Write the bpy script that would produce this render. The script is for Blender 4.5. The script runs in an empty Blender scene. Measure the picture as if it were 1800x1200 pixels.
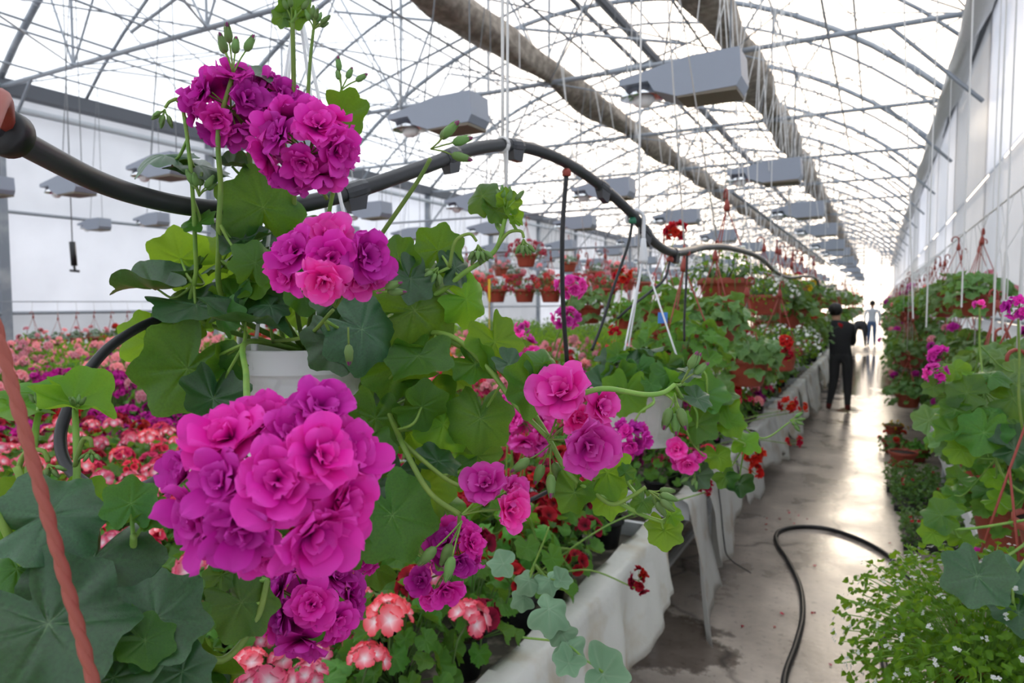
import bpy, math, random
import numpy as np
from mathutils import Vector, Matrix
PI=math.pi
R=random.Random(7)
C=bpy.context.scene.collection
SC=bpy.context.scene
# ------------------------------------------------------------------ camera
F=1200.; YAW=math.radians(28.217); PIT=math.radians(3.338); CAM=np.array([0,0,1.75])
cd=bpy.data.cameras.new('camera'); cam=bpy.data.objects.new('camera',cd); C.objects.link(cam)
cd.sensor_width=36; cd.lens=24; cd.clip_start=.05; cd.clip_end=400
cam.location=CAM; cam.rotation_euler=(PI/2-PIT,0,YAW); SC.camera=cam
cd.dof.use_dof=True; cd.dof.focus_distance=.82; cd.dof.aperture_fstop=7.5
_fh=np.array([-math.sin(YAW),math.cos(YAW),0]); CR=np.array([math.cos(YAW),math.sin(YAW),0]); _Z=np.array([0,0,1.])
CF=_fh*math.cos(PIT)-_Z*math.sin(PIT); CU=_fh*math.sin(PIT)+_Z*math.cos(PIT)
def ray(x,y): return CF+CR*(x-900)/F+CU*(600-y)/F
def atd(x,y,D): return CAM+ray(x,y)*D
def atz(x,y,z): w=ray(x,y); return CAM+w*((z-CAM[2])/w[2])
def pj(P):
    q=np.array(P,float)-CAM; D=q@CF
    if D<.05: return (-9999,-9999,D)
    return 900+F*(q@CR)/D,600-F*(q@CU)/D,D
# ------------------------------------------------------------------ sky, sun, exposure
SC.view_settings.view_transform='Standard'; SC.view_settings.look='None'; SC.view_settings.gamma=1; SC.view_settings.use_curve_mapping=False
SC.view_settings.exposure=0.40
SUN=Vector((-.07,1,.27)).normalized()
W=bpy.data.worlds.new('sky'); SC.world=W; W.use_nodes=True
nt=W.node_tree; nt.nodes.clear()
def wn(t,**k):
    n=nt.nodes.new(t)
    for a,b in k.items(): setattr(n,a,b)
    return n
wo=wn('ShaderNodeOutputWorld'); bg=wn('ShaderNodeBackground'); tc=wn('ShaderNodeTexCoord')
dt=wn('ShaderNodeVectorMath',operation='DOT_PRODUCT'); dt.inputs[1].default_value=SUN
nt.links.new(tc.outputs['Generated'],dt.inputs[0])
mp=wn('ShaderNodeMapRange'); mp.inputs[1].default_value=.80; mp.inputs[2].default_value=1.0; nt.links.new(dt.outputs['Value'],mp.inputs[0])
pw=wn('ShaderNodeMath',operation='POWER'); pw.inputs[1].default_value=2.2; nt.links.new(mp.outputs[0],pw.inputs[0])
mx=wn('ShaderNodeMix',data_type='RGBA'); mx.inputs[6].default_value=(1.32,1.39,1.48,1); mx.inputs[7].default_value=(5.0,4.0,2.95,1)
nt.links.new(pw.outputs[0],mx.inputs[0]); nt.links.new(mx.outputs[2],bg.inputs[0]); bg.inputs[1].default_value=1.0
nt.links.new(bg.outputs[0],wo.inputs[0])
sl=bpy.data.lights.new('sun','SUN'); sl.energy=.7; sl.angle=math.radians(9); sl.color=(1,.86,.68)
so=bpy.data.objects.new('sun',sl); C.objects.link(so); so.rotation_euler=SUN.to_track_quat('Z','Y').to_euler(); so.location=(0,60,20)
# ------------------------------------------------------------------ materials
M={}
def mat(name,col=(.5,.5,.5),rough=.5,metal=0,spec=.5,trans=0,tcol=None,ramp=None,noise=None,bump=None,transp=0,coat=0):
    """col; trans=share of translucent light; ramp=[(pos,rgb)] on vertex attribute t; noise=(scale,rgb,lo,hi)"""
    m=bpy.data.materials.new(name); m.use_nodes=True; t=m.node_tree; t.nodes.clear(); L=t.links.new
    def n(k,**a):
        x=t.nodes.new(k)
        for p,q in a.items(): setattr(x,p,q)
        return x
    o=n('ShaderNodeOutputMaterial'); b=n('ShaderNodeBsdfPrincipled')
    b.inputs['Roughness'].default_value=rough; b.inputs['Metallic'].default_value=metal; b.inputs['Specular IOR Level'].default_value=spec
    b.inputs['Coat Weight'].default_value=coat
    cs=None
    if ramp:
        at=n('ShaderNodeAttribute',attribute_name='t'); r=n('ShaderNodeValToRGB')
        e=r.color_ramp.elements
        while len(e)<len(ramp): e.new(.5)
        for i,(p,c) in enumerate(ramp): e[i].position=p; e[i].color=(*c,1)
        L(at.outputs['Fac'],r.inputs[0]); cs=r.outputs[0]
    if noise:
        tx=n('ShaderNodeTexCoord'); ns=n('ShaderNodeTexNoise'); ns.inputs['Scale'].default_value=noise[0]; ns.inputs['Detail'].default_value=5
        L(tx.outputs['Object'],ns.inputs[0]); mr=n('ShaderNodeMapRange'); mr.inputs[1].default_value=noise[2]; mr.inputs[2].default_value=noise[3]
        L(ns.outputs[0],mr.inputs[0]); mm=n('ShaderNodeMix',data_type='RGBA'); L(mr.outputs[0],mm.inputs[0]); mm.inputs[7].default_value=(*noise[1],1)
        if cs: L(cs,mm.inputs[6])
        else: mm.inputs[6].default_value=(*col,1)
        cs=mm.outputs[2]
    # every instance a slightly different tone
    if trans:
        oi=n('ShaderNodeObjectInfo'); hs=n('ShaderNodeHueSaturation'); m1=n('ShaderNodeMapRange'); m1.inputs[3].default_value=.74; m1.inputs[4].default_value=1.2
        L(oi.outputs['Random'],m1.inputs[0]); L(m1.outputs[0],hs.inputs['Value'])
        m2=n('ShaderNodeMapRange'); m2.inputs[3].default_value=.488; m2.inputs[4].default_value=.512; L(oi.outputs['Random'],m2.inputs[0]); L(m2.outputs[0],hs.inputs['Hue'])
        if cs: L(cs,hs.inputs['Color'])
        else: hs.inputs['Color'].default_value=(*col,1)
        cs=hs.outputs[0]
    if cs: L(cs,b.inputs['Base Color'])
    else: b.inputs['Base Color'].default_value=(*col,1)
    if bump:
        tx=n('ShaderNodeTexCoord'); ns=n('ShaderNodeTexNoise'); ns.inputs['Scale'].default_value=bump[0]; ns.inputs['Detail'].default_value=6; L(tx.outputs['Object'],ns.inputs[0])
        bp=n('ShaderNodeBump'); bp.inputs['Strength'].default_value=bump[1]; bp.inputs['Distance'].default_value=bump[2]; L(ns.outputs[0],bp.inputs['Height']); L(bp.outputs[0],b.inputs['Normal'])
    sh=b.outputs[0]
    if trans:
        tl=n('ShaderNodeBsdfTranslucent'); 
        if tcol: tl.inputs[0].default_value=(*tcol,1)
        elif cs: L(cs,tl.inputs[0])
        else: tl.inputs[0].default_value=(*col,1)
        a=n('ShaderNodeMixShader'); a.inputs[0].default_value=trans; L(sh,a.inputs[1]); L(tl.outputs[0],a.inputs[2]); sh=a.outputs[0]
    if transp:
        tp=n('ShaderNodeBsdfTransparent'); a=n('ShaderNodeMixShader'); a.inputs[0].default_value=transp; L(sh,a.inputs[1]); L(tp.outputs[0],a.inputs[2]); sh=a.outputs[0]
    L(sh,o.inputs[0]); M[name]=m; return m
G=lambda r,g,b:tuple(((c/255+.055)/1.055)**2.4 if c>10 else c/255/12.92 for c in(r,g,b))
mat('steel',G(132,140,150),.5,.0,.5,noise=(3,G(165,170,175),.45,.7))
mat('steel_dark',G(88,92,100),.55,0,.4)
mat('steel_pale',G(190,196,202),.45)
mat('screen',G(118,108,98),.8,noise=(9,G(156,146,134),.4,.65),bump=(22,.7,.02))
mat('screen_white',G(214,214,214),.8,bump=(12,.6,.02))
mat('lamp_grey',G(150,158,172),.45,.1)
mat('lamp_under',G(120,112,98),.6)
mat('reflector',G(225,228,232),.12,1)
mat('bulb',G(240,240,240),.08)
mat('poly_roof',(.95,.97,1),.3,trans=.8,transp=.70)
mat('poly_wall',(.80,.82,.86),.35,trans=.60,transp=.14,noise=(1.3,(.74,.76,.80),.4,.7))
mat('poly_end',(.95,.96,1),.35,trans=.8,transp=.6)
mat('curb',G(205,205,203),.7,noise=(4,G(175,172,168),.5,.7))
mat('pipe',G(48,50,53),.38,noise=(6,G(62,63,64),.45,.7))
mat('rubber',G(26,28,30),.4)
mat('white_plastic',G(226,228,230),.42,noise=(14,G(212,213,212),.55,.7))
mat('white_cord',G(222,222,220),.7)
mat('grey_cord',G(120,124,128),.7)
mat('terracotta',G(166,74,54),.5,noise=(7,G(140,62,48),.45,.75))
mat('strap',G(162,84,70),.55)
mat('hook_red',G(150,62,50),.5)
mat('black_pot',G(30,31,33),.5)
mat('soil',G(52,42,36),.95,bump=(90,.6,.006))
mat('bench',G(206,210,214),.45,noise=(5,G(170,174,178),.5,.72))
mat('bench_bed',G(98,92,84),.9,noise=(14,G(160,150,138),.5,.66))
mat('cloth',G(228,228,222),.85,trans=.25,noise=(4,G(186,164,128),.52,.80),bump=(13,.6,.02))
mat('stem',G(128,160,66),.5,trans=.001,noise=(30,G(104,146,58),.4,.7))
mat('stem_dark',G(88,122,60),.5)
mat('leaf',trans=.36,rough=.36,spec=.42,tcol=(.24,.41,.02),ramp=[(0,G(62,116,38)),(.5,G(72,126,44)),(1,G(158,190,108))],noise=(22,G(44,94,34),.42,.70),bump=(60,.25,.002))
mat('leaf_blue',trans=.15,rough=.28,spec=.65,tcol=(.16,.30,.03),ramp=[(0,G(40,86,46)),(.5,G(50,98,54)),(1,G(134,168,116))],noise=(20,G(30,70,38),.42,.70),bump=(60,.25,.002))
mat('leaf_bright',trans=.50,rough=.42,spec=.35,tcol=(.33,.53,.03),ramp=[(0,G(94,150,36)),(.6,G(106,162,42)),(1,G(156,192,86))],noise=(18,G(78,136,34),.45,.75))
mat('leaf_fresh',trans=.36,rough=.45,spec=.35,tcol=(.25,.43,.04),ramp=[(0,G(84,142,50)),(.6,G(98,156,58)),(1,G(150,192,98))],noise=(25,G(64,122,44),.45,.75))
mat('leaf_far',trans=.34,rough=.42,spec=.5,tcol=(.22,.35,.05),ramp=[(0,G(82,126,62)),(1,G(140,172,108))],noise=(9,G(106,138,66),.45,.75))
mat('leaf_grey',trans=.2,rough=.7,spec=.3,ramp=[(0,G(120,142,116)),(1,G(170,184,158))])
mat('leaf_varieg',trans=.25,rough=.6,ramp=[(0,G(120,158,122)),(.7,G(136,168,134)),(1,G(214,224,206))])
mat('bud',G(112,150,78),.55,trans=.1)
mat('bud_tip',G(140,40,110),.5,trans=.1)
def petal(name,a,b,c,tr=.3): mat(name,trans=tr,rough=.6,spec=.2,ramp=[(.05,a),(.5,b),(1,c)])
petal('petal_magenta',G(124,6,92),G(220,30,178),G(240,80,208),.38)  # base deepened beyond its own gradient to paint in shade between ruffled petals
petal('petal_pink',G(178,14,126),G(240,52,186),G(250,110,212),.40)
petal('petal_salmon',G(255,242,246),G(246,140,160),G(234,70,104),.22)
petal('petal_lightpink',G(240,120,140),G(250,160,172),G(250,186,190))
petal('petal_petunia',G(90,8,70),G(186,20,140),G(206,36,160))
petal('petal_red',G(120,6,20),G(198,22,36),G(214,40,48))
petal('petal_darkred',G(50,4,16),G(150,12,36),G(176,24,52))
petal('petal_crimson',G(150,10,60),G(222,40,92),G(236,80,120))
petal('petal_white',G(226,230,200),G(244,246,246),G(250,250,250),.3)
petal('petal_orange',G(220,90,10),G(244,128,20),G(250,150,30))
petal('petal_yellow',G(220,180,10),G(250,214,30),G(252,224,50))
petal('petal_plum',G(60,8,40),G(132,24,90),G(160,50,120))
petal('petal_begonia',G(160,30,50),G(206,62,76),G(220,84,96))
mat('tag_white',G(235,235,235),.5); mat('tag_yellow',G(240,200,40),.5); mat('tag_blue',G(70,130,210),.5); mat('green_plastic',G(30,110,80),.4)
mat('tape',G(60,62,66),.25)
mat('skin',G(196,150,124),.55); mat('hair',G(26,22,22),.5); mat('black_cloth',G(34,35,38),.85); mat('trousers',G(52,53,56),.85)
mat('jeans',G(92,118,160),.85); mat('white_shirt',G(214,222,232),.8); mat('shoe_red',G(110,34,34),.7)
# concrete floor: dry, damp patches, puddle
def floor_mat():
    m=bpy.data.materials.new('concrete'); m.use_nodes=True; t=m.node_tree; L=t.links.new
    b=t.nodes['Principled BSDF']; n=t.nodes.new
    g=n('ShaderNodeNewGeometry')
    n1=n('ShaderNodeTexNoise'); n1.inputs['Scale'].default_value=1.6; n1.inputs['Detail'].default_value=8; n1.inputs['Roughness'].default_value=.65; L(g.outputs['Position'],n1.inputs[0])
    r=n('ShaderNodeValToRGB'); e=r.color_ramp.elements; e[0].position=.34; e[0].color=(*G(136,127,118),1); e[1].position=.66; e[1].color=(*G(204,191,178),1); L(n1.outputs[0],r.inputs[0])
    n2=n('ShaderNodeTexNoise'); n2.inputs['Scale'].default_value=26; n2.inputs['Detail'].default_value=6; L(g.outputs['Position'],n2.inputs[0])
    r2=n('ShaderNodeValToRGB'); e=r2.color_ramp.elements; e[0].position=.26; e[0].color=(.25,.22,.2,1); e[1].position=.42; e[1].color=(1,1,1,1); L(n2.outputs[0],r2.inputs[0])
    mu=n('ShaderNodeMix'); mu.data_type='RGBA'; mu.blend_type='MULTIPLY'; mu.inputs[0].default_value=.55; L(r.outputs[0],mu.inputs[6]); L(r2.outputs[0],mu.inputs[7])
    # cracks / expansion joints
    v=n('ShaderNodeTexVoronoi'); v.feature='DISTANCE_TO_EDGE'; v.inputs['Scale'].default_value=.42
    nz=n('ShaderNodeTexNoise'); nz.inputs['Scale'].default_value=2.5; L(g.outputs['Position'],nz.inputs[0])
    av=n('ShaderNodeMix'); av.data_type='RGBA'; av.inputs[0].default_value=.25; L(g.outputs['Position'],av.inputs[6]); L(nz.outputs['Color'],av.inputs[7]); L(av.outputs[2],v.inputs[0])
    mc=n('ShaderNodeMapRange'); mc.inputs[1].default_value=.0; mc.inputs[2].default_value=.008; mc.inputs[3].default_value=.45; mc.inputs[4].default_value=1; L(v.outputs['Distance'],mc.inputs[0])
    mk=n('ShaderNodeMix'); mk.data_type='RGBA'; mk.blend_type='MULTIPLY'; mk.inputs[0].default_value=1; L(mu.outputs[2],mk.inputs[6]); L(mc.outputs[0],mk.inputs[7])
    # wet patches at their own places: spilled water by the bench, puddle further down the path
    wet=None
    for cx,cy,rx,ry in((-.98,3.42,.42,.30),(-.30,19.5,.75,6.0)):
        s=n('ShaderNodeVectorMath'); s.operation='SUBTRACT'; s.inputs[1].default_value=(cx,cy,0); L(g.outputs['Position'],s.inputs[0])
        d=n('ShaderNodeVectorMath'); d.operation='MULTIPLY'; d.inputs[1].default_value=(1/rx,1/ry,0); L(s.outputs[0],d.inputs[0])
        l=n('ShaderNodeVectorMath'); l.operation='LENGTH'; L(d.outputs[0],l.inputs[0])
        ad=n('ShaderNodeMath'); ad.operation='ADD'; L(l.outputs['Value'],ad.inputs[0]); 
        sc=n('ShaderNodeMath'); sc.operation='MULTIPLY_ADD'; L(n1.outputs[0],sc.inputs[0]); sc.inputs[1].default_value=2.4; sc.inputs[2].default_value=-1.2; L(sc.outputs[0],ad.inputs[1])
        mr=n('ShaderNodeMapRange'); mr.inputs[1].default_value=1.06; mr.inputs[2].default_value=.94; L(ad.outputs[0],mr.inputs[0])
        if wet is None: wet=mr.outputs[0]
        else:
            x=n('ShaderNodeMath'); x.operation='MAXIMUM'; L(wet,x.inputs[0]); L(mr.outputs[0],x.inputs[1]); wet=x.outputs[0]
    dk=n('ShaderNodeMix'); dk.data_type='RGBA'; L(wet,dk.inputs[0]); L(mk.outputs[2],dk.inputs[6])
    dd=n('ShaderNodeMix'); dd.data_type='RGBA'; dd.blend_type='MULTIPLY'; dd.inputs[0].default_value=1; L(mk.outputs[2],dd.inputs[6]); dd.inputs[7].default_value=(.36,.34,.33,1); L(dd.outputs[2],dk.inputs[7])
    L(dk.outputs[2],b.inputs['Base Color'])
    rr=n('ShaderNodeMapRange'); rr.inputs[1].default_value=.3; rr.inputs[2].default_value=.7; rr.inputs[3].default_value=.20; rr.inputs[4].default_value=.42; L(n1.outputs[0],rr.inputs[0])
    rm=n('ShaderNodeMix'); rm.data_type='FLOAT'; L(wet,rm.inputs[0]); L(rr.outputs[0],rm.inputs[2]); rm.inputs[3].default_value=.07; L(rm.outputs[0],b.inputs['Roughness'])
    bp=n('ShaderNodeBump'); bp.inputs['Strength'].default_value=.25; bp.inputs['Distance'].default_value=.004; L(n2.outputs[0],bp.inputs['Height']); L(bp.outputs[0],b.inputs['Normal'])
    M['concrete']=m
floor_mat()
# ------------------------------------------------------------------ mesh helpers
class MB:
    def __init__(s): s.v=[]; s.f=[]; s.t=[]; s.m=[]; s.n=0; s.mats=[]
    def add(s,V,Fc,X=None,t=None,m=None):
        V=np.asarray(V,float)
        if X is not None: V=V@X[:3,:3].T+X[:3,3]
        s.v.append(V); k=s.n
        s.f+= [tuple(i+k for i in f) for f in Fc]
        s.t.append(np.zeros(len(V)) if t is None else np.asarray(t,float))
        mi=0
        if m is not None:
            if m not in s.mats: s.mats.append(m)
            mi=s.mats.index(m)
        s.m+= [mi]*len(Fc); s.n+=len(V); return s
    def mesh(s,name,m=None,smooth=True):
        me=bpy.data.meshes.new(name); V=np.concatenate(s.v) if s.v else np.zeros((0,3))
        me.from_pydata(V.tolist(),[],s.f)
        a=me.attributes.new('t','FLOAT','POINT'); a.data.foreach_set('value',np.concatenate(s.t).astype(np.float32))
        ms=s.mats if s.mats else [m]
        for q in ms: me.materials.append(M[q])
        if len(ms)>1: me.polygons.foreach_set('material_index',np.array(s.m,dtype=np.int32))
        if smooth: me.polygons.foreach_set('use_smooth',np.ones(len(me.polygons),dtype=bool))
        me.update(); return me
def link(name,me,parent=None,X=None):
    o=bpy.data.objects.new(name,me); C.objects.link(o)
    if parent is not None: o.parent=parent
    if X is not None: o.matrix_basis=Matrix(X.tolist()) if isinstance(X,np.ndarray) else X
    return o
def tag(o,label,cat,group=None):
    o['label']=label; o['category']=cat
    if group: o['group']=group
    return o
def thing(name,label,cat,loc=(0,0,0),group=None,rz=0):
    o=bpy.data.objects.new(name,None); C.objects.link(o); o.location=loc; o.rotation_euler=(0,0,rz); o.empty_display_size=.05
    return tag(o,label,cat,group)
def struct(o): o['kind']='structure'; return o
def stuff(o): o['kind']='stuff'; return o
def copy_tree(o,parent=None):
    c=o.copy(); C.objects.link(c); c.parent=parent
    for ch in list(o.children): copy_tree(ch,c)
    return c
def nz(v): v=np.asarray(v,float); return v/(np.linalg.norm(v)+1e-12)
def frame(p,n,h,s=1,s3=None):
    n=nz(n); h=np.asarray(h,float); y=h-(h@n)*n
    if np.linalg.norm(y)<1e-4: y=np.array([n[1],n[2],n[0]]); y=y-(y@n)*n
    y=nz(y); x=np.cross(y,n); X=np.eye(4); k=s3 or (s,s,s)
    X[:3,0]=x*k[0]; X[:3,1]=y*k[1]; X[:3,2]=n*k[2]; X[:3,3]=p; return X
def smooth(pts,k=6):
    P=np.asarray(pts,float)
    if len(P)<3: return P if len(P)<2 else np.array([P[0]+(P[1]-P[0])*i/k for i in range(k+1)])
    Q=np.vstack([2*P[0]-P[1],P,2*P[-1]-P[-2]]); o=[]
    for i in range(1,len(Q)-2):
        a,b,c,d=Q[i-1:i+3]
        for j in range(k):
            u=j/k; o.append(.5*((2*b)+(c-a)*u+(2*a-5*b+4*c-d)*u*u+(3*b-a-3*c+d)*u**3))
    o.append(P[-1]); return np.array(o)
def tube(mb,pts,r,n=6,m=None,cap=True,t=None):
    P=np.asarray(pts,float); k=len(P); r=np.full(k,r) if np.isscalar(r) else np.interp(np.linspace(0,1,k),np.linspace(0,1,len(r)),r)
    T=np.gradient(P,axis=0); V=[]; up=np.array([.13,.27,1.]); 
    a=np.cross(T[0],up)
    if np.linalg.norm(a)<1e-6: a=np.array([1.,0,0])
    a=nz(a)
    for i in range(k):
        tt=nz(T[i]); a=nz(a-(a@tt)*tt); b=np.cross(tt,a)
        for j in range(n):
            q=2*PI*j/n; V.append(P[i]+r[i]*(a*math.cos(q)+b*math.sin(q)))
    Fc=[(i*n+j,i*n+(j+1)%n,(i+1)*n+(j+1)%n,(i+1)*n+j) for i in range(k-1) for j in range(n)]
    if cap: Fc+=[tuple(range(n-1,-1,-1)),tuple((k-1)*n+j for j in range(n))]
    return mb.add(V,Fc,None,t,m)
def box(mb,a,b,m=None):
    (x0,y0,z0),(x1,y1,z1)=a,b
    V=[(x,y,z) for z in(z0,z1) for y in(y0,y1) for x in(x0,x1)]
    return mb.add(V,[(0,2,3,1),(4,5,7,6),(0,1,5,4),(2,6,7,3),(0,4,6,2),(1,3,7,5)],None,None,m)
def lathe(mb,prof,n=24,m=None,flute=None,X=None,tcap=False):
    V=[];k=len(prof)
    for (r,z) in prof:
        for j in range(n):
            q=2*PI*j/n; rr=r+(flute(q,z,r) if flute else 0); V.append((rr*math.cos(q),rr*math.sin(q),z))
    Fc=[(i*n+j,i*n+(j+1)%n,(i+1)*n+(j+1)%n,(i+1)*n+j) for i in range(k-1) for j in range(n)]
    Fc+=[tuple(range(n-1,-1,-1))]
    if tcap: Fc+=[tuple((k-1)*n+j for j in range(n))]
    return mb.add(V,Fc,X,None,m)
def sphere(mb,c,r,n=8,m=None,s=(1,1,1)):
    prof=[(max(.0008,math.sin(PI*i/n)),-math.cos(PI*i/n)) for i in range(n+1)]
    X=np.eye(4); X[0,0],X[1,1],X[2,2]=r*s[0],r*s[1],r*s[2]; X[:3,3]=c
    return lathe(mb,prof,n+2,m,X=X,tcap=True)
_u=MB(); lathe(_u,[(1,0),(1,1)],8,tcap=True)
UNIT={}
def bar(name,a,b,r,m,parent=None):
    """a round bar between two points: its own object, sharing one unit cylinder per material"""
    if m not in UNIT: UNIT[m]=_u.mesh('bar_'+m,m,smooth=False)
    a=np.array(a,float); b=np.array(b,float); d=b-a; l=np.linalg.norm(d)
    X=frame(a,d,(.3,.9,.2),s3=(r,r,l)); return link(name,UNIT[m],parent,X)
# ------------------------------------------------------------------ leaf and flower geometry
def leaf_arrays(kind,ns,nr,rnd):
    """unit leaf (radius about 1), stalk at the origin, tip along +Y, face along +Z; t = closeness to a vein / rim"""
    if kind=='ivy': lob=[0,1.08,-1.08,2.12,-2.12]; base,amp,w,cut=.66,.36,.42,.55
    elif kind=='round': lob=[0,.95,-.95,1.9,-1.9,2.75,-2.75]; base,amp,w,cut=.74,.26,.33,.66
    elif kind=='zonal': lob=[0,.82,-.82,1.62,-1.62,2.4,-2.4]; base,amp,w,cut=.70,.25,.30,.55
    else: lob=[0]; base,amp,w,cut=.45,.55,.7,.0
    ph=rnd.uniform(0,6); cup=rnd.uniform(-.34,.40); wav=rnd.uniform(.06,.2); kf=rnd.uniform(-.2,.34); dr=rnd.uniform(0,.36)
    sz=[rnd.uniform(.85,1.12) for _ in lob]
    th=[-PI+2*PI*(i+.5)/ns for i in range(ns)]; V=[(0,0,0)]; T=[.8]; rad=[]
    for q in th:
        g=sum(amp*s*math.exp(-((q-l)/w)**2) for l,s in zip(lob,sz)); r=base+g
        dn=PI-abs(q); 
        if cut and dn<.5: r*=1-cut*(1-dn/.5)**1.5
        if kind=='zonal': r*=1+.07*math.sin(q*21+ph)
        if kind=='round': r*=1+.012*math.sin(q*27+ph)
        if kind=='oval': r=.36+.64*math.exp(-(q/.55)**2)*(1) ; r*=(1-.25*abs(math.sin(q)))
        rad.append(r)
    for i in range(1,nr+1):
        s=i/nr
        for q,r in zip(th,rad):
            x=r*s*math.sin(q); y=r*s*math.cos(q); v=max(math.exp(-((q-l)/(.055/(s+.12)))**2) for l in lob)
            z=cup*s*s+wav*s*s*math.cos(3*q+ph)+kf*abs(x)*s-dr*max(0,y)*s*s-.035*v*(1-s*.5)+.05*s**3*math.sin(7*q+ph)
            V.append((x,y,z)); T.append(max(v*.62*(1.1-s*.75),.45 if i==nr and nr>3 else 0))
    Fc=[(0,1+(j+1)%ns,1+j) for j in range(ns)]
    Fc+=[(1+i*ns+j,1+i*ns+(j+1)%ns,1+(i+1)*ns+(j+1)%ns,1+(i+1)*ns+j) for i in range(nr-1) for j in range(ns)]
    Fc=[f[::-1] for f in Fc]
    return np.array(V),Fc,np.array(T)
def petal_arrays(L,Wd,curl,cup,rnd,nl=5,nw=4,notch=.0):
    V=[];T=[]; tw=rnd.uniform(-.25,.25); ph=rnd.uniform(0,6)
    for i in range(nl+1):
        s=1-(1-i/nl)**1.7; w=Wd*(.16+.84*math.sin(min(1,s*1.08)**.75*PI*.62)/1.0)*(1 if s<.7 else math.sqrt(max(.02,1-((s-.7)/.31)**2)))
        for j in range(nw+1):
            u=2*j/nw-1; x=u*w; y=L*(s-notch*(s**4)*(1-abs(u))-.05*abs(u)**2*s)
            z=curl*s*s*L+cup*(u*u)*w*s+.10*L*math.sin(u*3.6+ph)*s*s+tw*u*w*s+.05*L*math.sin(5*s+ph*2)*s
            V.append((x,y,z)); T.append(s)
    n=nw+1; Fc=[(i*n+j,i*n+j+1,(i+1)*n+j+1,(i+1)*n+j) for i in range(nl) for j in range(nw)]
    return np.array(V),Fc,np.array(T)
def rotm(ax,a): 
    return np.array(Matrix.Rotation(a,4,ax))
def floret_double(rnd,nl=7,nw=5):
    """full double floret of unit radius facing +Z"""
    mb=MB()
    for cnt,L,w,el,cu in((6,1.06,.42,.12,.06),(6,.92,.40,.46,-.02),(5,.66,.33,.86,-.12),(4,.46,.24,1.15,-.2)):
        o=rnd.uniform(0,6)
        for i in range(cnt):
            V,Fc,T=petal_arrays(L*rnd.uniform(.80,1.18),w*rnd.uniform(.8,1.2),cu+rnd.uniform(-.28,.22),rnd.uniform(-.15,.75),rnd,nl,nw,.04)
            X=rotm('Z',o+2*PI*i/cnt+rnd.uniform(-.15,.15))@rotm('X',el+rnd.uniform(-.30,.30)); X[2,3]=.05*(1-L)
            mb.add(V,Fc,X,T)
    return mb
def floret_single(rnd,n=5,el=.35,w=.46,nl=3,nw=2,notch=.12):
    mb=MB(); o=rnd.uniform(0,6)
    for i in range(n):
        V,Fc,T=petal_arrays(rnd.uniform(.9,1.1),w,-.12,.25,rnd,nl,nw,notch); mb.add(V,Fc,rotm('Z',o+2*PI*i/n)@rotm('X',el+rnd.uniform(-.1,.1)),T)
    return mb
def fib(n,lo=-1.,hi=1.):
    out=[]
    for i in range(n):
        z=lo+(hi-lo)*(i+.5)/n; q=i*2.39996; r=math.sqrt(max(0,1-z*z)); out.append(np.array([r*math.cos(q),r*math.sin(q),z]))
    return out
def bud_mesh(name,tip='bud_tip'):
    mb=MB(); lathe(mb,[(.08,0),(.26,.12),(.36,.4),(.30,.75),(.14,1.0),(.03,1.12)],8,'bud')
    lathe(mb,[(.12,.82),(.17,1.0),(.11,1.15),(.02,1.24)],7,tip,tcap=True)
    for k in range(5):
        q=k*2*PI/5; V=[(.30,-.09,.3),(.30,.09,.3),(.30,0,.85),(.13,0,1.28)]; mb.add(V,[(0,1,2),(2,1,3),(0,2,3)],rotm('Z',q),None,'bud')
    return mb.mesh(name)
BUD=bud_mesh('bud_mesh'); BUDG=bud_mesh('bud_green_mesh','bud')
HL={k:[] for k in('ivy','round','zonal')}
for k in HL:
    for i in range(6):
        a=leaf_arrays(k,70 if k!='zonal' else 84,7,random.Random(i*13+len(k))); HL[k].append(a)
HLM={}
def hero_leaf_mesh(kind,i,m):
    key=(kind,i%6,m)
    if key not in HLM: HLM[key]=MB().add(HL[kind][i%6][0],HL[kind][i%6][1],None,HL[kind][i%6][2]).mesh('leaf_'+kind,m)
    return HLM[key]
FLD=[floret_double(random.Random(50+i)) for i in range(6)]
FLM={}
def floret_mesh(i,m):
    key=(i%6,m)
    if key not in FLM: FLM[key]=FLD[i%6].mesh('floret_double',m)
    return FLM[key]

# ------------------------------------------------------------------ the greenhouse shell
XL,XR,ZE=-11.95,1.02,5.0; BAY=3.77; TY=[5.63+BAY*k for k in range(-3,17)]; YA,YB=TY[0],TY[-1]
XC=(XL+XR)/2; HS=(XR-XL)/2; RAD=HS/math.sin(PI/4); Z0=ZE-RAD*math.cos(PI/4)
def arch(x): return Z0+math.sqrt(RAD*RAD-(x-XC)**2)
fl=MB(); fl.add([(-45,-30,0),(35,-30,0),(35,110,0),(-45,110,0)],[(0,1,2,3)]); struct(link('floor',fl.mesh('floor','concrete',False)))
ce=MB(); xs=np.linspace(XL,XR,25); V=[(x,y,arch(x)+.11) for y in(YA,YB) for x in xs]; n=len(xs)
ce.add(V,[(i,i+1,n+i+1,n+i) for i in range(n-1)]); struct(link('ceiling',ce.mesh('ceiling','poly_roof')))
def side_wall(nm,x,s):
    w=MB(); box(w,(x,YA,0),(x+s*.16,YB,.42)); o=struct(link(nm,w.mesh(nm,'curb',False)))
    rows=[(.42,1.55),(1.59,3.12),(3.16,4.95)]
    for k in range(len(TY)-1):
        for z0,z1 in rows:
            p=MB(); q=.05 if s<0 else 0; box(p,(x+s*q,TY[k]+.01,z0),(x+s*(q+.016),TY[k+1]-.01,z1)); link('panel',p.mesh('panel','poly_wall',False),o)
    return o
side_wall('wall_left',XL,-1); side_wall('wall_right',XR,1)
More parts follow.
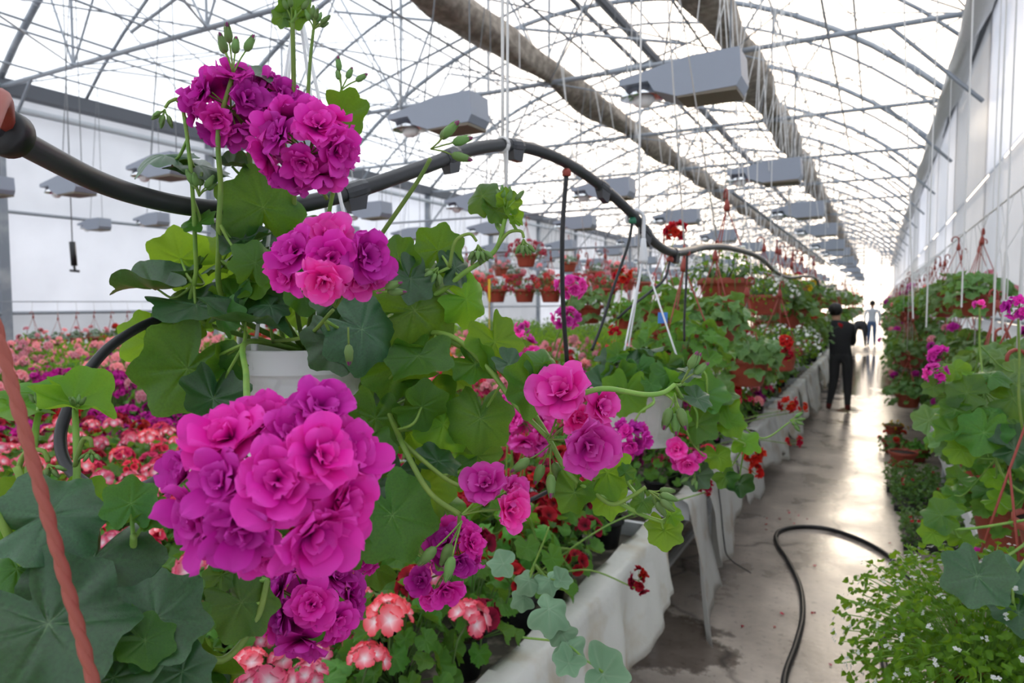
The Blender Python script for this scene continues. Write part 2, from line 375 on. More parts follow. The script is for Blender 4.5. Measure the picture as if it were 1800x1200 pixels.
for nm,y in(('wall_far',YB+.1),('wall_back',YA-.1)):
    w=MB(); V=[(x,y,0) for x in xs]+[(x,y,arch(x)+.1) for x in xs]; w.add(V,[(i,i+1,n+i+1,n+i) for i in range(n-1)]); o=struct(link(nm,w.mesh(nm,'poly_end',False)))
    for x in np.linspace(XL+1.3,XR-.9,9): bar('mullion',(x,y,0),(x,y,arch(x)),.05,'steel',o)
    for z in(1.5,3.2,5): bar('mullion',(XL,y,z),(XR,y,z),.05,'steel',o)
# posts
for x,s,nm in((XL,1,'left'),(XR,-1,'right')):
    for y in TY:
        p=MB(); xo=x if s>0 else x+.10; box(p,(xo-.06,y-.07,0),(xo+.06,y+.07,ZE)); tag(link('wall_post',p.mesh('wall_post','steel',False)),'galvanised square steel post standing against the %s polycarbonate wall'%nm,'post','posts along the %s wall'%nm)
    for z in(1.57,3.14):
        bar_o=bar('wall_rail',(x+(.03 if s>0 else .09),YA,z),(x+(.03 if s>0 else .09),YB,z),.028,'steel'); tag(bar_o,'thin steel rail at %s height along the %s wall'%({1.57:'chest',3.14:'head-top'}[z],nm),'rail')
g=MB(); box(g,(XL-.05,YA,ZE-.08),(XL+.18,YB,ZE+.14)); tag(link('gutter_beam',g.mesh('gutter_beam','steel_dark',False)),'dark steel gutter beam under the eave of the left wall','beam')
g=MB(); tube(g,[(XL+.1,YA,4.72),(XL+.1,YB,4.72)],.055,10); tag(link('heating_pipe',g.mesh('heating_pipe','steel_pale')),'pale pipe running under the dark gutter beam on left wall','pipe')
g=MB(); box(g,(XR-.16,YA,ZE-.06),(XR+.06,YB,ZE+.12)); tag(link('gutter_beam',g.mesh('gutter_beam','steel_dark',False)),'dark steel gutter beam under the eave of the right wall','beam')
def roll(x,z,r,m,label,seed,flat=1.):
    rr=random.Random(seed); mb=MB(); ys=np.arange(YA,YB+.01,.32); nn=14; V=[]
    for i,y in enumerate(ys):
        d=((y-5.63)%BAY)/BAY; pin=.74+.30*math.sin(PI*d)
        for j in range(nn):
            q=2*PI*j/nn; k=r*pin*(1+.16*math.sin(3*q+y*1.3)+.10*math.sin(5*q+y*2.9)+rr.uniform(-.05,.05)); V.append((x+k*math.cos(q),y,z-.03*math.sin(PI*d)+k*flat*math.sin(q)))
    k=len(ys); mb.add(V,[(i*nn+j,i*nn+(j+1)%nn,(i+1)*nn+(j+1)%nn,(i+1)*nn+j) for i in range(k-1) for j in range(nn)]+[tuple(range(nn)),tuple((k-1)*nn+j for j in range(nn))[::-1]])
    o=link('shade_screen_roll',mb.mesh('shade_screen_roll',m)); return tag(o,label,'shade screen')
roll(-4.42,5.16,.20,'screen','grey-brown shade screen bunched up along truss tops, over the bench field',1)
roll(-1.80,5.20,.23,'screen','grey-brown shade screen bunched up along truss tops, over the bench ends',2)
roll(XR-.2,4.78,.12,'screen_white','white side screen gathered under the right gutter beam',3)
# trusses with arches, chords and web bars
AM=MB(); ax=np.linspace(XL,XR,22); tube(AM,[(x,0,arch(x)) for x in ax],.05,6); AMM=AM.mesh('arch','steel')
AT=MB(); tube(AT,[(x,0,arch(x)) for x in ax],.028,5); ATM=AT.mesh('arch_thin','steel')
NX=[-9.9,-7.15,-4.42,-1.8]
TRUSS=[]
for y in TY:
    t=thing('roof_truss','grey steel arched roof truss with web bars spanning the greenhouse','truss',(0,y,0),'roof trusses'); TRUSS.append(t)
    link('arch',AMM,t); bar('bottom_chord',(XL,0,ZE),(XR,0,ZE),.034,'steel',t)
    bar('upper_tie',(-8.6,0,5.22),(-2.4,0,6.85),.022,'steel',t); bar('upper_tie',(-2.4,0,5.22),(-8.6,0,6.85),.022,'steel',t)
    for x in NX+[XC]: bar('vertical',(x,0,ZE),(x,0,arch(x)),.02,'steel',t)
    pts=[XL+.9]+NX+[XR-.9]
    for i,x in enumerate(NX):
        bar('diagonal',(x,0,ZE),((x+pts[i])/2,0,arch((x+pts[i])/2)),.017,'steel',t); bar('diagonal',(x,0,ZE),((x+pts[i+2])/2,0,arch((x+pts[i+2])/2)),.017,'steel',t)
    bar('diagonal',(XL+.05,0,4.0),(XL+1.0,0,ZE),.024,'steel',t); bar('diagonal',(XR-.05,0,4.0),(XR-1.0,0,ZE),.024,'steel',t)
for y in TY[:-1]:
    tag(link('roof_arch',ATM,None,np.array(Matrix.Translation((0,y+1.27,0)))),'thin steel roof arch between two trusses','arch','roof arches between trusses')
for x in(-11.0,-9.9,-8.5,-7.15,XC,-4.42,-3.1,-1.8,-.45):
    z=arch(x)-.02; rr=.05 if abs(x-XC)<.1 else .02
    side='left' if x<XC else 'right'
    tag(bar('purlin',(x,YA,z),(x,YB,z),rr,'steel_dark' if rr>.04 else 'steel'),'dark thick ridge purlin along the crown of the roof' if rr>.04 else 'thin steel purlin running under the roof arches','purlin',None if rr>.04 else 'thin purlins under the roof arches')
tag(bar('longitudinal_beam',(-3.95,YA,6.45),(-3.95,YB,6.45),.085,'steel_dark'),'dark heavy steel beam between the two shade screen rolls','beam')
for k in range(len(TY)-1):
    y0,y1=0,BAY
    for x0,x1,z0,z1 in((XL+.2,-9.9,ZE,None),(-9.9,-7.15,None,None),(-7.15,-4.42,ZE,ZE),(-9.9,-7.15,ZE,ZE),(-4.42,-1.8,ZE,ZE),(-1.8,XR-.2,ZE,ZE),(-4.42,-1.8,None,None),(-1.8,XR-.2,None,ZE),(-9.9,-9.9,ZE,None),(-4.42,-4.42,ZE,None),(-1.8,-1.8,ZE,None),(-7.15,-7.15,ZE,None)):
        a=arch(x0)-.05 if z0 is None else z0; b=arch(x1)-.05 if z1 is None else z1
        for p,q in(((x0,y0,a),(x1,y1,b)),((x0,y1,a),(x1,y0,b))): bar('brace_rod',p,q,.010,'steel',TRUSS[k])
for i in range(8):
    x=-.64-1.43*i
    q=MB(); tube(q,[(x,yy,ZE+.02) for yy in np.arange(YA,YB,.12)],.016,5); tag(link('lamp_rail',q.mesh('lamp_rail','steel')),'thin steel rail carrying a row of grow lamps','rail','rails carrying the grow lamps')
for i in range(13):
    x=-11.2+.93*i
    q=MB(); tube(q,[(x,yy,ZE+.06) for yy in np.arange(YA,YB,.2)],.004,4); tag(link('screen_wire',q.mesh('screen_wire','steel')),'thin shade screen wire stretched along the trusses','wire','shade screen wires')
# ------------------------------------------------------------------ grow lamps
lb=MB(); P=[(-.28,.055),(-.28,.025),(-.14,.03),(-.11,-.02),(.0,-.06),(.27,-.05),(.29,-.01),(.28,.12),(.05,.115)]
for sgn in(0,1): pass
V=[(x,y,z) for y in(-.1,.1) for x,z in P]; k=len(P)
lb.add(V,[tuple(range(k)),tuple(range(2*k-1,k-1,-1))]+[((i+1)%k,i,k+i,k+(i+1)%k) for i in range(k)])
LB=lb.mesh('lamp_body','lamp_grey',False)
l2=MB(); box(l2,(.0,-.098,-.068),(.27,.098,-.052)); LU=l2.mesh('lamp_base','lamp_under',False)
l3=MB(); V,Fc=[],[]; lathe(l3,[(.02,.03),(.07,.02),(.105,-.01),(.12,-.05)],14); LR=l3.mesh('reflector','reflector')
l4=MB(); sphere(l4,(-.19,0,-.03),.045,8,s=(1.3,.8,.8)); LG=l4.mesh('bulb','bulb')
LAMPS=[]
ORD=['first','second','third','fourth','fifth','sixth','seventh','eighth']
for i in range(8):
    for j in range(13):
        x=-.86-1.43*i; y=3.33+2.62*j+.07*i+.05*math.sin(i*5+j*2); z=2.77+.03*math.sin(i*7+j*3)+(.12 if i>4 else 0)
        if x<XL+.5: continue
        u,v,D=pj((x,y,z))
        if u<-150 or u>1950 or v<-200: continue
        LAMPS.append((x,y,z)); L=thing('grow_lamp','grey box grow lamp with small reflector, %s row of lamps from the path'%ORD[i],'lamp',(x,y,z),'%s row of grow lamps'%ORD[i],rz=0)
        link('lamp_body',LB,L); link('base_plate',LU,L); o=link('reflector',LR,L); o.location=(-.19,0,.02); o.scale=(1,.8,.8); link('bulb',LG,L)
        bar('cord',(.22,0,.11),(.22,0,ZE+.02-z),.004,'grey_cord',L); bar('cord',(-.1,0,.09),(.20,0,ZE+.02-z),.004,'grey_cord',L)
WIRES=[-11.2+.93*i for i in range(13) if i!=10]    # the wire inside the screen roll carries nothing
def wire_x(x): return min(WIRES,key=lambda w:abs(w-x))
# white strings hanging from the roof frame
for (u,D,v1) in((1605,3.2,560),(1628,3.4,575),(1690,2.9,540),(1745,2.6,600),(1762,2.75,600),(1790,2.5,640),(1320,4.2,360),(1300,4.4,330),(1285,4.0,190),(1225,5.2,330),(1208,4.6,190),(1352,5.5,300),(1380,6.2,330),(1392,6.4,330),(1405,6.6,330),(1440,7.5,390),(1456,8.2,400),(1570,9,470),(1578,11,480),(1596,9.5,480),(1605,8,485),(1010,6.5,330),(915,6.0,300),(600,6.2,330),(622,6.4,330)):
    p=atd(u,v1,D); p[0]=min(p[0],XR-.34); q=p.copy()
    if p[0]<.2: q[0]=wire_x(q[0]); q[2]=ZE+.06      # tied to a screen wire
    else: q[2]=arch(p[0])+.09                        # tied up under the roof skin
    tag(bar('hanging_twine',p,q,.0035,'white_cord'),'thin white cord hanging straight down from the roof frame','cord','white cords hanging from the roof frame')
# ------------------------------------------------------------------ benches with cloth skirts
ZB=.70; XB=-.84; XE=-11.3
BEN=[(.55,3.06),(3.52,5.42)]+[(5.62+2.12*k,7.56+2.12*k) for k in range(11)]
NM=['first','second','third','fourth','fifth','sixth','seventh','eighth','ninth','tenth','eleventh','twelfth','thirteenth']
for k,(y0,y1) in enumerate(BEN):
    b=thing('growing_bench','long white metal growing bench, the %s counted from the coiled loop of black tube'%NM[k],'bench',(0,y0,0))
    L=y1-y0
    q=MB(); box(q,(XE,.02,ZB-.06),(XB-.02,L-.02,ZB-.045)); link('tray',q.mesh('tray','bench_bed',False),b)
    for a,c in(((XE,0,ZB-.09),(XB,.03,ZB+.02)),((XE,L-.03,ZB-.09),(XB,L,ZB+.02)),((XB-.03,.03,ZB-.09),(XB,L-.03,ZB+.02)),((XE,.03,ZB-.09),(XE+.03,L-.03,ZB+.02))):
        q=MB(); box(q,a,c); link('rim',q.mesh('rim','bench',False),b)
    for x in(XB-.25,-3.4,-6.,-8.6,XE+.3):
        for y in(.25,L-.25): bar('leg',(x,y,0),(x,y,ZB-.08),.025,'bench',b)
        bar('crossbar',(x,.25,.3),(x,L-.25,.3),.02,'bench',b)
    bar('foot_rail',(XB-.25,.0,.16),(XB-.25,L,.16),.03,'bench',b)
def skirt(y0,y1,drop,flare,seed,label,group=None,x0=XB+.012,z0=ZB+.03,taper=.25,amp=1.):
    rr=random.Random(seed); mb=MB(); nu=max(12,int((y1-y0)*38)); nv=14; V=[]; ph=rr.uniform(0,6); f1=rr.uniform(9,13); f2=rr.uniform(17,23)
    for i in range(nu+1):
        u=i/nu; y=y0+(y1-y0)*u
        dl=drop*(1+.14*math.sin(y*3.1+ph)+.08*math.sin(y*7.3+ph*2)-taper*(abs(2*u-1)**8))
        for j in range(nv+1):
            s=j/nv
            if s<.2: px=x0-.09*(1-s/.2); pz=z0+.004
            else:
                e=(s-.2)/.8; pz=z0-dl*e+.005; px=max(x0+e*flare+amp*(.030*math.sin(y*f1+ph+e)+.014*math.sin(y*f2+ph)+.008*math.sin(y*41+ph+2*e))*min(1,e*2.2),XB+.006)
            V.append((px,y+.02*math.sin(6*s)*s,pz+ (.006*math.sin(y*17) if s<.2 else 0)))
    k=nv+1; n=len(V)
    V2=[(x-.002,y,z) for x,y,z in V]
    Fc=[(i*k+j,(i+1)*k+j,(i+1)*k+j+1,i*k+j+1) for i in range(nu) for j in range(nv)]; Fc+=[tuple(n+q for q in f[::-1]) for f in Fc]
    ring=[i*k for i in range(nu+1)]+[nu*k+j for j in range(1,k)]+[i*k+nv for i in range(nu-1,-1,-1)]+[j for j in range(nv-1,0,-1)]
    Fc+=[(ring[a],n+ring[a],n+ring[(a+1)%len(ring)],ring[(a+1)%len(ring)]) for a in range(len(ring))]
    mb.add(V+V2,Fc); o=link('cloth_skirt',mb.mesh('cloth_skirt','cloth')); return tag(o,label,'cloth',group)
skirt(.6,3.08,.36,.06,3,'stained white cloth draped over the end of the bench by the loose trailing vine',taper=.0,amp=.8)
skirt(3.43,3.84,.60,.10,5,'narrow long white cloth strip hanging at the corner of the second bench',taper=0)
skirt(3.845,4.75,.46,.05,8,'bluish white cloth hanging from the second bench beside the narrow cloth strip')
skirt(4.755,5.45,.44,.07,11,'white cloth with wavy hem below the hanging terracotta pots, second bench end')
for k,(y0,y1) in enumerate(BEN[2:9]):
    skirt(y0,y0+.995,.40+.05*(k%3),.06,20+k,'white cloth hanging at the end of a bench along the path','cloths hanging along the path')
    skirt(y0+1.0,y1+.12,.52-.05*(k%2),.05,40+k,'white cloth hanging at the end of a bench along the path','cloths hanging along the path')
# drip wire on the cloth
w=MB(); tube(w,smooth([(XB-.1,3.95,ZB+.05),(XB+.03,3.98,ZB+.03),(XB+.06,4.0,ZB-.1),(XB+.09,3.98,.38),(XB+.12,3.98,.28),(XB+.22,4.12,.16)],6),.004,6); tag(link('drip_wire',w.mesh('drip_wire','rubber')),'thin black wire hanging down over the bluish white cloth','wire')
# ------------------------------------------------------------------ pots
def pot_prof(r,h): return [(r*.62,0),(r*.66,.004),(r*.70,h*.12),(r*.86,h*.72),(r*.90,h*.80),(r*.98,h*.80),(r,h*.84),(r,h),(r*.95,h),(r*.93,h*.9)]
def pot_mesh(name,r,h,m,n=28,soil=True):
    mb=MB(); lathe(mb,pot_prof(r,h),n,m)
    if soil: lathe(mb,[(r*.93,h*.9),(.001,h*.92)],n,'soil')
    return mb.mesh(name)
PB=pot_mesh('black_pot',.065,.11,'black_pot',18); PT=pot_mesh('terracotta_pot',.15,.17,'terracotta',32)
def fluted(name,r,h,m,nf=16,n=192):
    def fl(q,z,rr):
        s=z/h
        if .16<s<.78:
            u=((q*nf/(2*PI))%1)*2-1; top=.64+.10*math.sqrt(max(0,1-u*u)); 
            if abs(u)<.86 and s<top: return -.0035
        return 0
    zs=[0,.02,.05,.08,.12,.16]+[.16+.62*i/22 for i in range(1,23)]+[.79,.80,.82,.84,.88,.93,.985,1.0]
    def rad(s):
        if s<.06: return .74
        if s<.12: return .76
        if s<.79: return .70+.22*((s-.12)/.67)**.55
        return .985+.015*(s-.8)/.2
    mb=MB(); lathe(mb,[(r*rad(s),s*h) for s in zs]+[(r*.97,h),(r*.93,h*.98),(r*.92,h*.86)],n,m,flute=fl); lathe(mb,[(r*.92,h*.86),(.001,h*.9)],24,'soil')
    return mb.mesh(name)
PW=fluted('white_pot',.128,.175,'white_plastic')
# ------------------------------------------------------------------ plants: low-detail leaf sets
LOW={}
for kind,ns,nr in(('zonal',22,2),('ivy',18,2),('round',18,2),('oval',8,2)):
    LOW[kind]=[leaf_arrays(kind,ns,nr,random.Random(i+3)) for i in range(6)]
MID={k:[leaf_arrays(k,44,4,random.Random(i+31)) for i in range(5)] for k in('zonal','ivy','round')}
MIDM={}
def mid_leaf(kind,i,m):
    key=(kind,i%5,m)
    if key not in MIDM: MIDM[key]=MB().add(*MID[kind][i%5][:2],None,MID[kind][i%5][2]).mesh('leaf_'+kind,m)
    return MIDM[key]
def leaf_spots(n,rx,h,size,rnd,z0=0,droop=0.):
    """positions and frames of leaves on a dome of radius rx and height h; with droop the lower ones hang outside the pot"""
    out=[]
    for d in fib(n,-.35 if droop else .05,1.0):
        rr=rnd.uniform(.72,1.05); p=np.array([d[0]*rx*rr,d[1]*rx*rr,z0+h*d[2]*rr if d[2]>0 else z0+droop*d[2]*rr*2])
        nn=nz(np.array([d[0]*.7,d[1]*.7,.75])+np.array([rnd.uniform(-.45,.45) for _ in range(3)])); tip=np.array([d[0]+rnd.uniform(-.5,.5),d[1]+rnd.uniform(-.5,.5),-.25])
        out.append(frame(p,nn,tip,size*rnd.uniform(.6,1.15)))
    return out
def umbel(mesh_src,n,r,fr,rnd,lo=-.1,stem=.10,pm='stem_dark',flat=.8):
    """a flower head: dome of florets on thin stalks above a stem; origin at the foot of the stem"""
    mb=MB(); tube(mb,[(0,0,0),(rnd.uniform(-.01,.01),0,stem*.6),(0,0,stem)],.0028,5,pm)
    for i,d in enumerate(fib(n,lo,1)):
        c=np.array([d[0]*r,d[1]*r,stem+r*.5+d[2]*r*flat]); tube(mb,[(0,0,stem),c],.0012,3,pm,cap=False)
        s=mesh_src[i%len(mesh_src)]; X=frame(c,d+np.array([0,0,.25]),(rnd.uniform(-1,1),rnd.uniform(-1,1),.1),fr*rnd.uniform(.85,1.15))
        mb.add(np.concatenate(s[0].v),s[0].f,X,np.concatenate(s[0].t),s[1])
    return mb
SGL=[floret_single(random.Random(i)) for i in range(4)]
PETU=[floret_single(random.Random(i+9),5,.5,.62,3,2,.05) for i in range(3)]
DBL=[floret_double(random.Random(i+70),3,2) for i in range(3)]
def head(name,src,m,n,r,fr,seed,**k): return umbel([(s,m) for s in src],n,r,fr,random.Random(seed),**k).mesh(name)
HEAD={
 'salmon':[head('flower_head',SGL,'petal_salmon',9,.036,.026,i,flat=.55) for i in(1,2,3)],
 'lightpink':[head('flower_head',SGL,'petal_lightpink',14,.036,.022,i) for i in(1,2)],
 'petunia':[head('flower_head',PETU,'petal_petunia',7,.045,.028,i,flat=.5,stem=.06) for i in(1,2,3)],
 'red':[head('flower_head',SGL,'petal_red',14,.034,.02,i) for i in(1,2)],
 'darkred':[head('flower_head',PETU,'petal_darkred',6,.036,.027,i,stem=.07) for i in(1,2,3)],
 'crimson':[head('flower_head',PETU,'petal_crimson',7,.036,.024,i,stem=.07) for i in(1,2)],
 'magenta':[head('flower_head',DBL,'petal_magenta',13,.034,.022,i) for i in(1,2)],
 'white':[head('flower_head',SGL,'petal_white',4,.035,.013,i,stem=.04,flat=.5) for i in(1,2)],
 'whitebig':[head('flower_head',PETU,'petal_white',7,.045,.03,i,stem=.05,flat=.5) for i in(1,)],
 'orange':[head('flower_head',DBL,'petal_orange',1,.004,.026,i,stem=.07) for i in(1,2)],
 'plum':[head('flower_head',PETU,'petal_plum',7,.04,.026,i,stem=.05) for i in(1,2)],
 'begonia':[head('flower_head',SGL,'petal_begonia',8,.034,.02,i,stem=.05) for i in(1,2)],
 'yellow':[head('flower_head',PETU,'petal_yellow',3,.02,.026,i,stem=.05) for i in(1,)],
}
def joined_heads(kind,spots,rnd):
    mb=MB()
    for X in spots:
        me=rnd.choice(HEAD[kind]); V=np.empty(len(me.vertices)*3); me.vertices.foreach_get('co',V); T=np.empty(len(me.vertices)); me.attributes['t'].data.foreach_get('value',T)
        fs=[tuple(p.vertices) for p in me.polygons]; mi=[p.material_index for p in me.polygons]; V=V.reshape(-1,3)
        nmv=[m.name for m in me.materials]
        # heads carry two materials: keep both
        for q,nmq in enumerate(nmv):
            f2=[f for f,i in zip(fs,mi) if i==q]
            if f2: mb.add(V,f2,X,T,nmq)
    return mb
def flower_spots(n,rx,h,rnd,z0):
    out=[]
    for d in fib(n,.25,1.):
        p=np.array([d[0]*rx*.95,d[1]*rx*.95,z0+h*d[2]*.9-.05]); ax=nz(d*.55+np.array([0,0,.9])+np.array([rnd.uniform(-.25,.25),rnd.uniform(-.25,.25),0])); out.append(frame(p,ax,(rnd.uniform(-1,1),rnd.uniform(-1,1),0),rnd.uniform(.85,1.2)))
    return out
PLANT={}
def plant_proto(kind,lod,var,leafk,leafm,nl,rx,h,size,hk,nh,potm=True):
    """returns list of (part name, mesh, matrix or None, stuff?)"""
    rnd=random.Random(hash((len(kind),lod,var,nl))%999+var*17); P=[]
    z0=.10
    if potm: P.append(('pot',PB,None,0))
    sp=leaf_spots(nl,rx,h,size,rnd,z0)
    st=MB(); 
    for X in sp[::2] if lod else sp: tube(st,smooth([(X[0,3]*.1,X[1,3]*.1,z0-.01),(X[0,3]*.6,X[1,3]*.6,z0+(X[2,3]-z0)*.5),X[:3,3]],3),[.003,.0016],4 if lod else 5)
    P.append(('stems',st.mesh('stems','stem_dark'),None,1))
    if lod==0:
        for i,X in enumerate(sp): P.append(('leaf',mid_leaf(leafk if leafk!='oval' else 'round',rnd.randrange(5),leafm),X,0))
    else:
        f=MB()
        for X in sp: a=rnd.choice(LOW[leafk]); f.add(a[0],a[1],X,a[2])
        P.append(('foliage',f.mesh('foliage',leafm),None,1))
    if hk and nh:
        fs=flower_spots(nh,rx,h,rnd,z0)
        if lod<2:
            for X in fs: P.append(('flower_head',rnd.choice(HEAD[hk]),X,0))
        else: P.append(('flowers',joined_heads(hk,fs,rnd).mesh('flowers'),None,1))
    return P
def place(parts,name,label,cat,group,X,parent=None):
    o=bpy.data.objects.new(name,None); C.objects.link(o); o.empty_display_size=.05; tag(o,label,cat,group); o.matrix_basis=Matrix(X.tolist())
    for nm,me,Xl,s in parts:
        c=link(nm,me,o,Xl)
        if s: c['kind']='stuff'
    return o
def TR(x,y,z,rz=0,s=1.,rx=0,ry=0):
    return np.array(Matrix.Translation((x,y,z))@Matrix.Rotation(rz,4,'Z')@Matrix.Rotation(rx,4,'X')@Matrix.Rotation(ry,4,'Y')@Matrix.Diagonal((s,s,s,1)))
KIND={ # leaf kind, leaf material, n leaves by lod, spread, height, leaf size, head, n heads, label, category
 'salmon':('zonal','leaf_fresh',(40,52,52),.17,.22,.046,'salmon',6,'salmon pink geranium with white-eyed flowers in a black pot','geranium'),
 'leafy':('zonal','leaf_fresh',(38,46,46),.17,.20,.048,None,0,'flowerless bushy geranium with scalloped leaves in a black pot','geranium'),
 'lightpink':('zonal','leaf_fresh',(30,40,40),.18,.26,.042,'lightpink',7,'pale pink geranium in full bloom in a black pot','geranium'),
 'petunia':('oval','leaf_fresh',(30,60,60),.18,.20,.034,'petunia',9,'vivid magenta petunia in full bloom in a black pot','petunia'),
 'red':('zonal','leaf_fresh',(30,40,40),.17,.30,.042,'red',5,'bright red geranium with round flower heads in a black pot','geranium'),
 'darkred':('zonal','leaf_fresh',(34,46,46),.17,.24,.040,'darkred',8,'dark red pelargonium with black-blotched petals in a black pot','pelargonium'),
 'crimson':('zonal','leaf_fresh',(30,44,44),.17,.23,.038,'crimson',8,'crimson pink pelargonium with dark throats in a black pot','pelargonium'),
 'plum':('oval','leaf_fresh',(30,44,44),.17,.2,.034,'plum',9,'dull plum purple petunia in a black pot','petunia'),
 'orange':('oval','leaf_bright',(30,50,50),.16,.22,.034,'orange',9,'orange marigold with pompon flowers in a black pot','marigold'),
 'whitebig':('oval','leaf_fresh',(30,50,50),.18,.22,.034,'whitebig',9,'white petunia in full bloom in a black pot','petunia'),
 'green':('oval','leaf_bright',(30,64,64),.17,.28,.05,None,0,'bright green flowerless seedling in a black pot','seedling'),
 'dusty':('oval','leaf_far',(30,60,60),.20,.34,.05,None,0,'dull green bushy foliage plant in a black pot','foliage plant'),
}
PROTO={}
def get(kind,lod,var):
    k=(kind,lod,var)
    if k not in PROTO:
        a=KIND[kind]; PROTO[k]=plant_proto(kind,lod,var,a[0],a[1],a[2][lod],a[3],a[4],a[5],a[6],a[7])
    return PROTO[k]
def zone(u,v,x,y,r):
    q=r.random()
    if v>1000: return ('leafy' if q<.28 else 'salmon') if u<880 else ('leafy' if q<.6 else 'salmon')
    if v>880: return ('salmon' if q<.6 else 'leafy') if u<720 else ('leafy' if q<.35 else 'darkred')
    if v>790: return ('salmon' if q<.75 else 'crimson') if u<420 else ('darkred' if q<.75 else 'red')
    if v>735: return ('darkred' if q<.3 else 'crimson' if q<.7 else 'salmon') if u<420 else ('crimson' if q<.4 else 'red' if q<.6 else 'plum')
    if v>690: return ('darkred' if q<.45 else 'petunia') if u<360 else ('plum' if q<.5 else 'crimson')
    if v>655: return ('petunia' if q<.92 else 'lightpink') if u<420 else ('crimson' if q<.4 else 'petunia' if q<.6 else 'lightpink')
    if v>606: return ('lightpink' if q<.62 else 'green' if q<.85 else 'petunia') if u<420 else ('lightpink' if q<.26 else 'crimson' if q<.42 else 'orange' if q<.62 else 'whitebig' if q<.70 else 'red' if q<.80 else 'green')
    if v>592: return 'red' if u<500 and q<.75 else 'green'
    return ('red' if q<.5 else 'green') if u<420 else ('green' if q<.6 else 'dusty')
STALK=[(-1.18,2.15),(-1.05,2.85),(-1.06,4.25),(-1.04,1.96)]   # the tall stalked geraniums keep their own room
r=random.Random(11); cnt={}
for k,(y0,y1) in enumerate(BEN[:8]):
    stp=.30 if k<2 else .35 if k<4 else .46
    y=y0+.2
    while y<y1-.1:
        x=XB-.2-r.uniform(0,.08)
        while x>XE+.15:
            xx=x+r.uniform(-.03,.03); yy=y+r.uniform(-.03,.03); x-=stp*(1 if xx>-6 else 1.15)
            for hx,hy in STALK:
                dd=math.hypot(xx-hx,yy-hy)
                if dd<.17: xx=hx+(xx-hx)/max(dd,1e-3)*.172; yy=hy+(yy-hy)/max(dd,1e-3)*.172
            u,v,D=pj((xx,yy,1.05))
            if D<.3 or u<-140 or u>1500 or v>1420: continue
            kd=zone(u,v,xx,yy,r)
            if k==0 and yy<y0+.1: continue
            lod=0 if D<2.45 else 1 if D<4.6 else 2
            tall=1.0+(.25 if D>5 else 0)+(.15 if D>8 else 0)
            if kd=='green': tall*=1.1
            a=KIND[kd]; X=TR(xx,yy,ZB-.045,r.uniform(0,6.28),1.0)
            s=np.diag([1.0,1.0,tall*r.uniform(.88,1.12),1])
            place(get(kd,lod,r.randrange(3 if lod else 2)),'potted_'+a[9].replace(' ','_'),a[8]+' on the %s bench'%NM[k],a[9],'%s plants on the %s bench'%(kd,NM[k]),X@s); cnt[kd]=cnt.get(kd,0)+1
        y+=stp
print('bench plants',cnt,sum(cnt.values()))
# ------------------------------------------------------------------ irrigation pipe slung along the bench ends
PIPE=[(-260,120,.62),(-120,170,.64),(0,228,.70),(60,262,.74),(170,318,.84),(260,348,.92),(350,365,.99),(440,368,1.05),(540,357,1.11),(640,330,1.17),(760,288,1.30),(830,262,1.40),(905,256,1.52),(980,278,1.64),(1050,322,1.78),(1110,375,1.92),(1150,425,2.04),(1182,443,2.16),(1212,440,2.35),(1240,434,2.6),(1285,436,3.0)]
pp=[atd(*q) for q in PIPE]
for i in range(1,14): pp.append(np.array([-.62+.03*math.sin(i*1.7),3.0+1.0*i,1.97+.03*math.sin(i*1.6+.6)]))
PIPEP=smooth(pp,7)
mb=MB(); tube(mb,PIPEP,.0135,14); pipe=tag(link('irrigation_pipe',mb.mesh('irrigation_pipe','pipe')),'thick black irrigation pipe sagging in waves along the bench ends','pipe')
def on_pipe(u,v): 
    b=min(range(len(PIPEP)),key=lambda i:(pj(PIPEP[i])[0]-u)**2+(pj(PIPEP[i])[1]-v)**2); return PIPEP[b],nz(PIPEP[min(b+1,len(PIPEP)-1)]-PIPEP[max(b-1,0)])
for u,v in((620,340),(790,275),(905,257),(1060,332),(1135,410),(1185,445)):
    p,d=on_pipe(u,v); mb=MB(); s=nz(np.cross(d,(0,0,1)))
    tube(mb,[p-d*.022,p-d*.012,p+d*.012,p+d*.022],[.0145,.0165,.0165,.0145],12,'tape'); dn=np.array([0,0,-1.])
    mb.add([p-d*.02-s*.012+dn*.01,p+d*.02-s*.012+dn*.01,p+d*.018-s*.008+dn*.036,p-d*.012-s*.008+dn*.032,p-d*.02+s*.012+dn*.01,p+d*.02+s*.012+dn*.01,p+d*.018+s*.008+dn*.036,p-d*.012+s*.008+dn*.032],[(0,1,2,3),(7,6,5,4),(0,4,5,1),(1,5,6,2),(2,6,7,3),(3,7,4,0)],None,None,'tape')
    link('tape_wrap',mb.mesh('tape_wrap',smooth=False),pipe)
# black clip disc and red hanger at the near end of the pipe
mb=MB(); p,d=on_pipe(8,238); lathe(mb,[(.001,-.014),(.022,-.013),(.0245,-.009),(.0245,.009),(.022,.013),(.008,.0145)],26,X=frame(p,-CF+CR*.1,(0,0,1)),tcap=True); o=link('pipe_clip',mb.mesh('pipe_clip','rubber'),pipe)
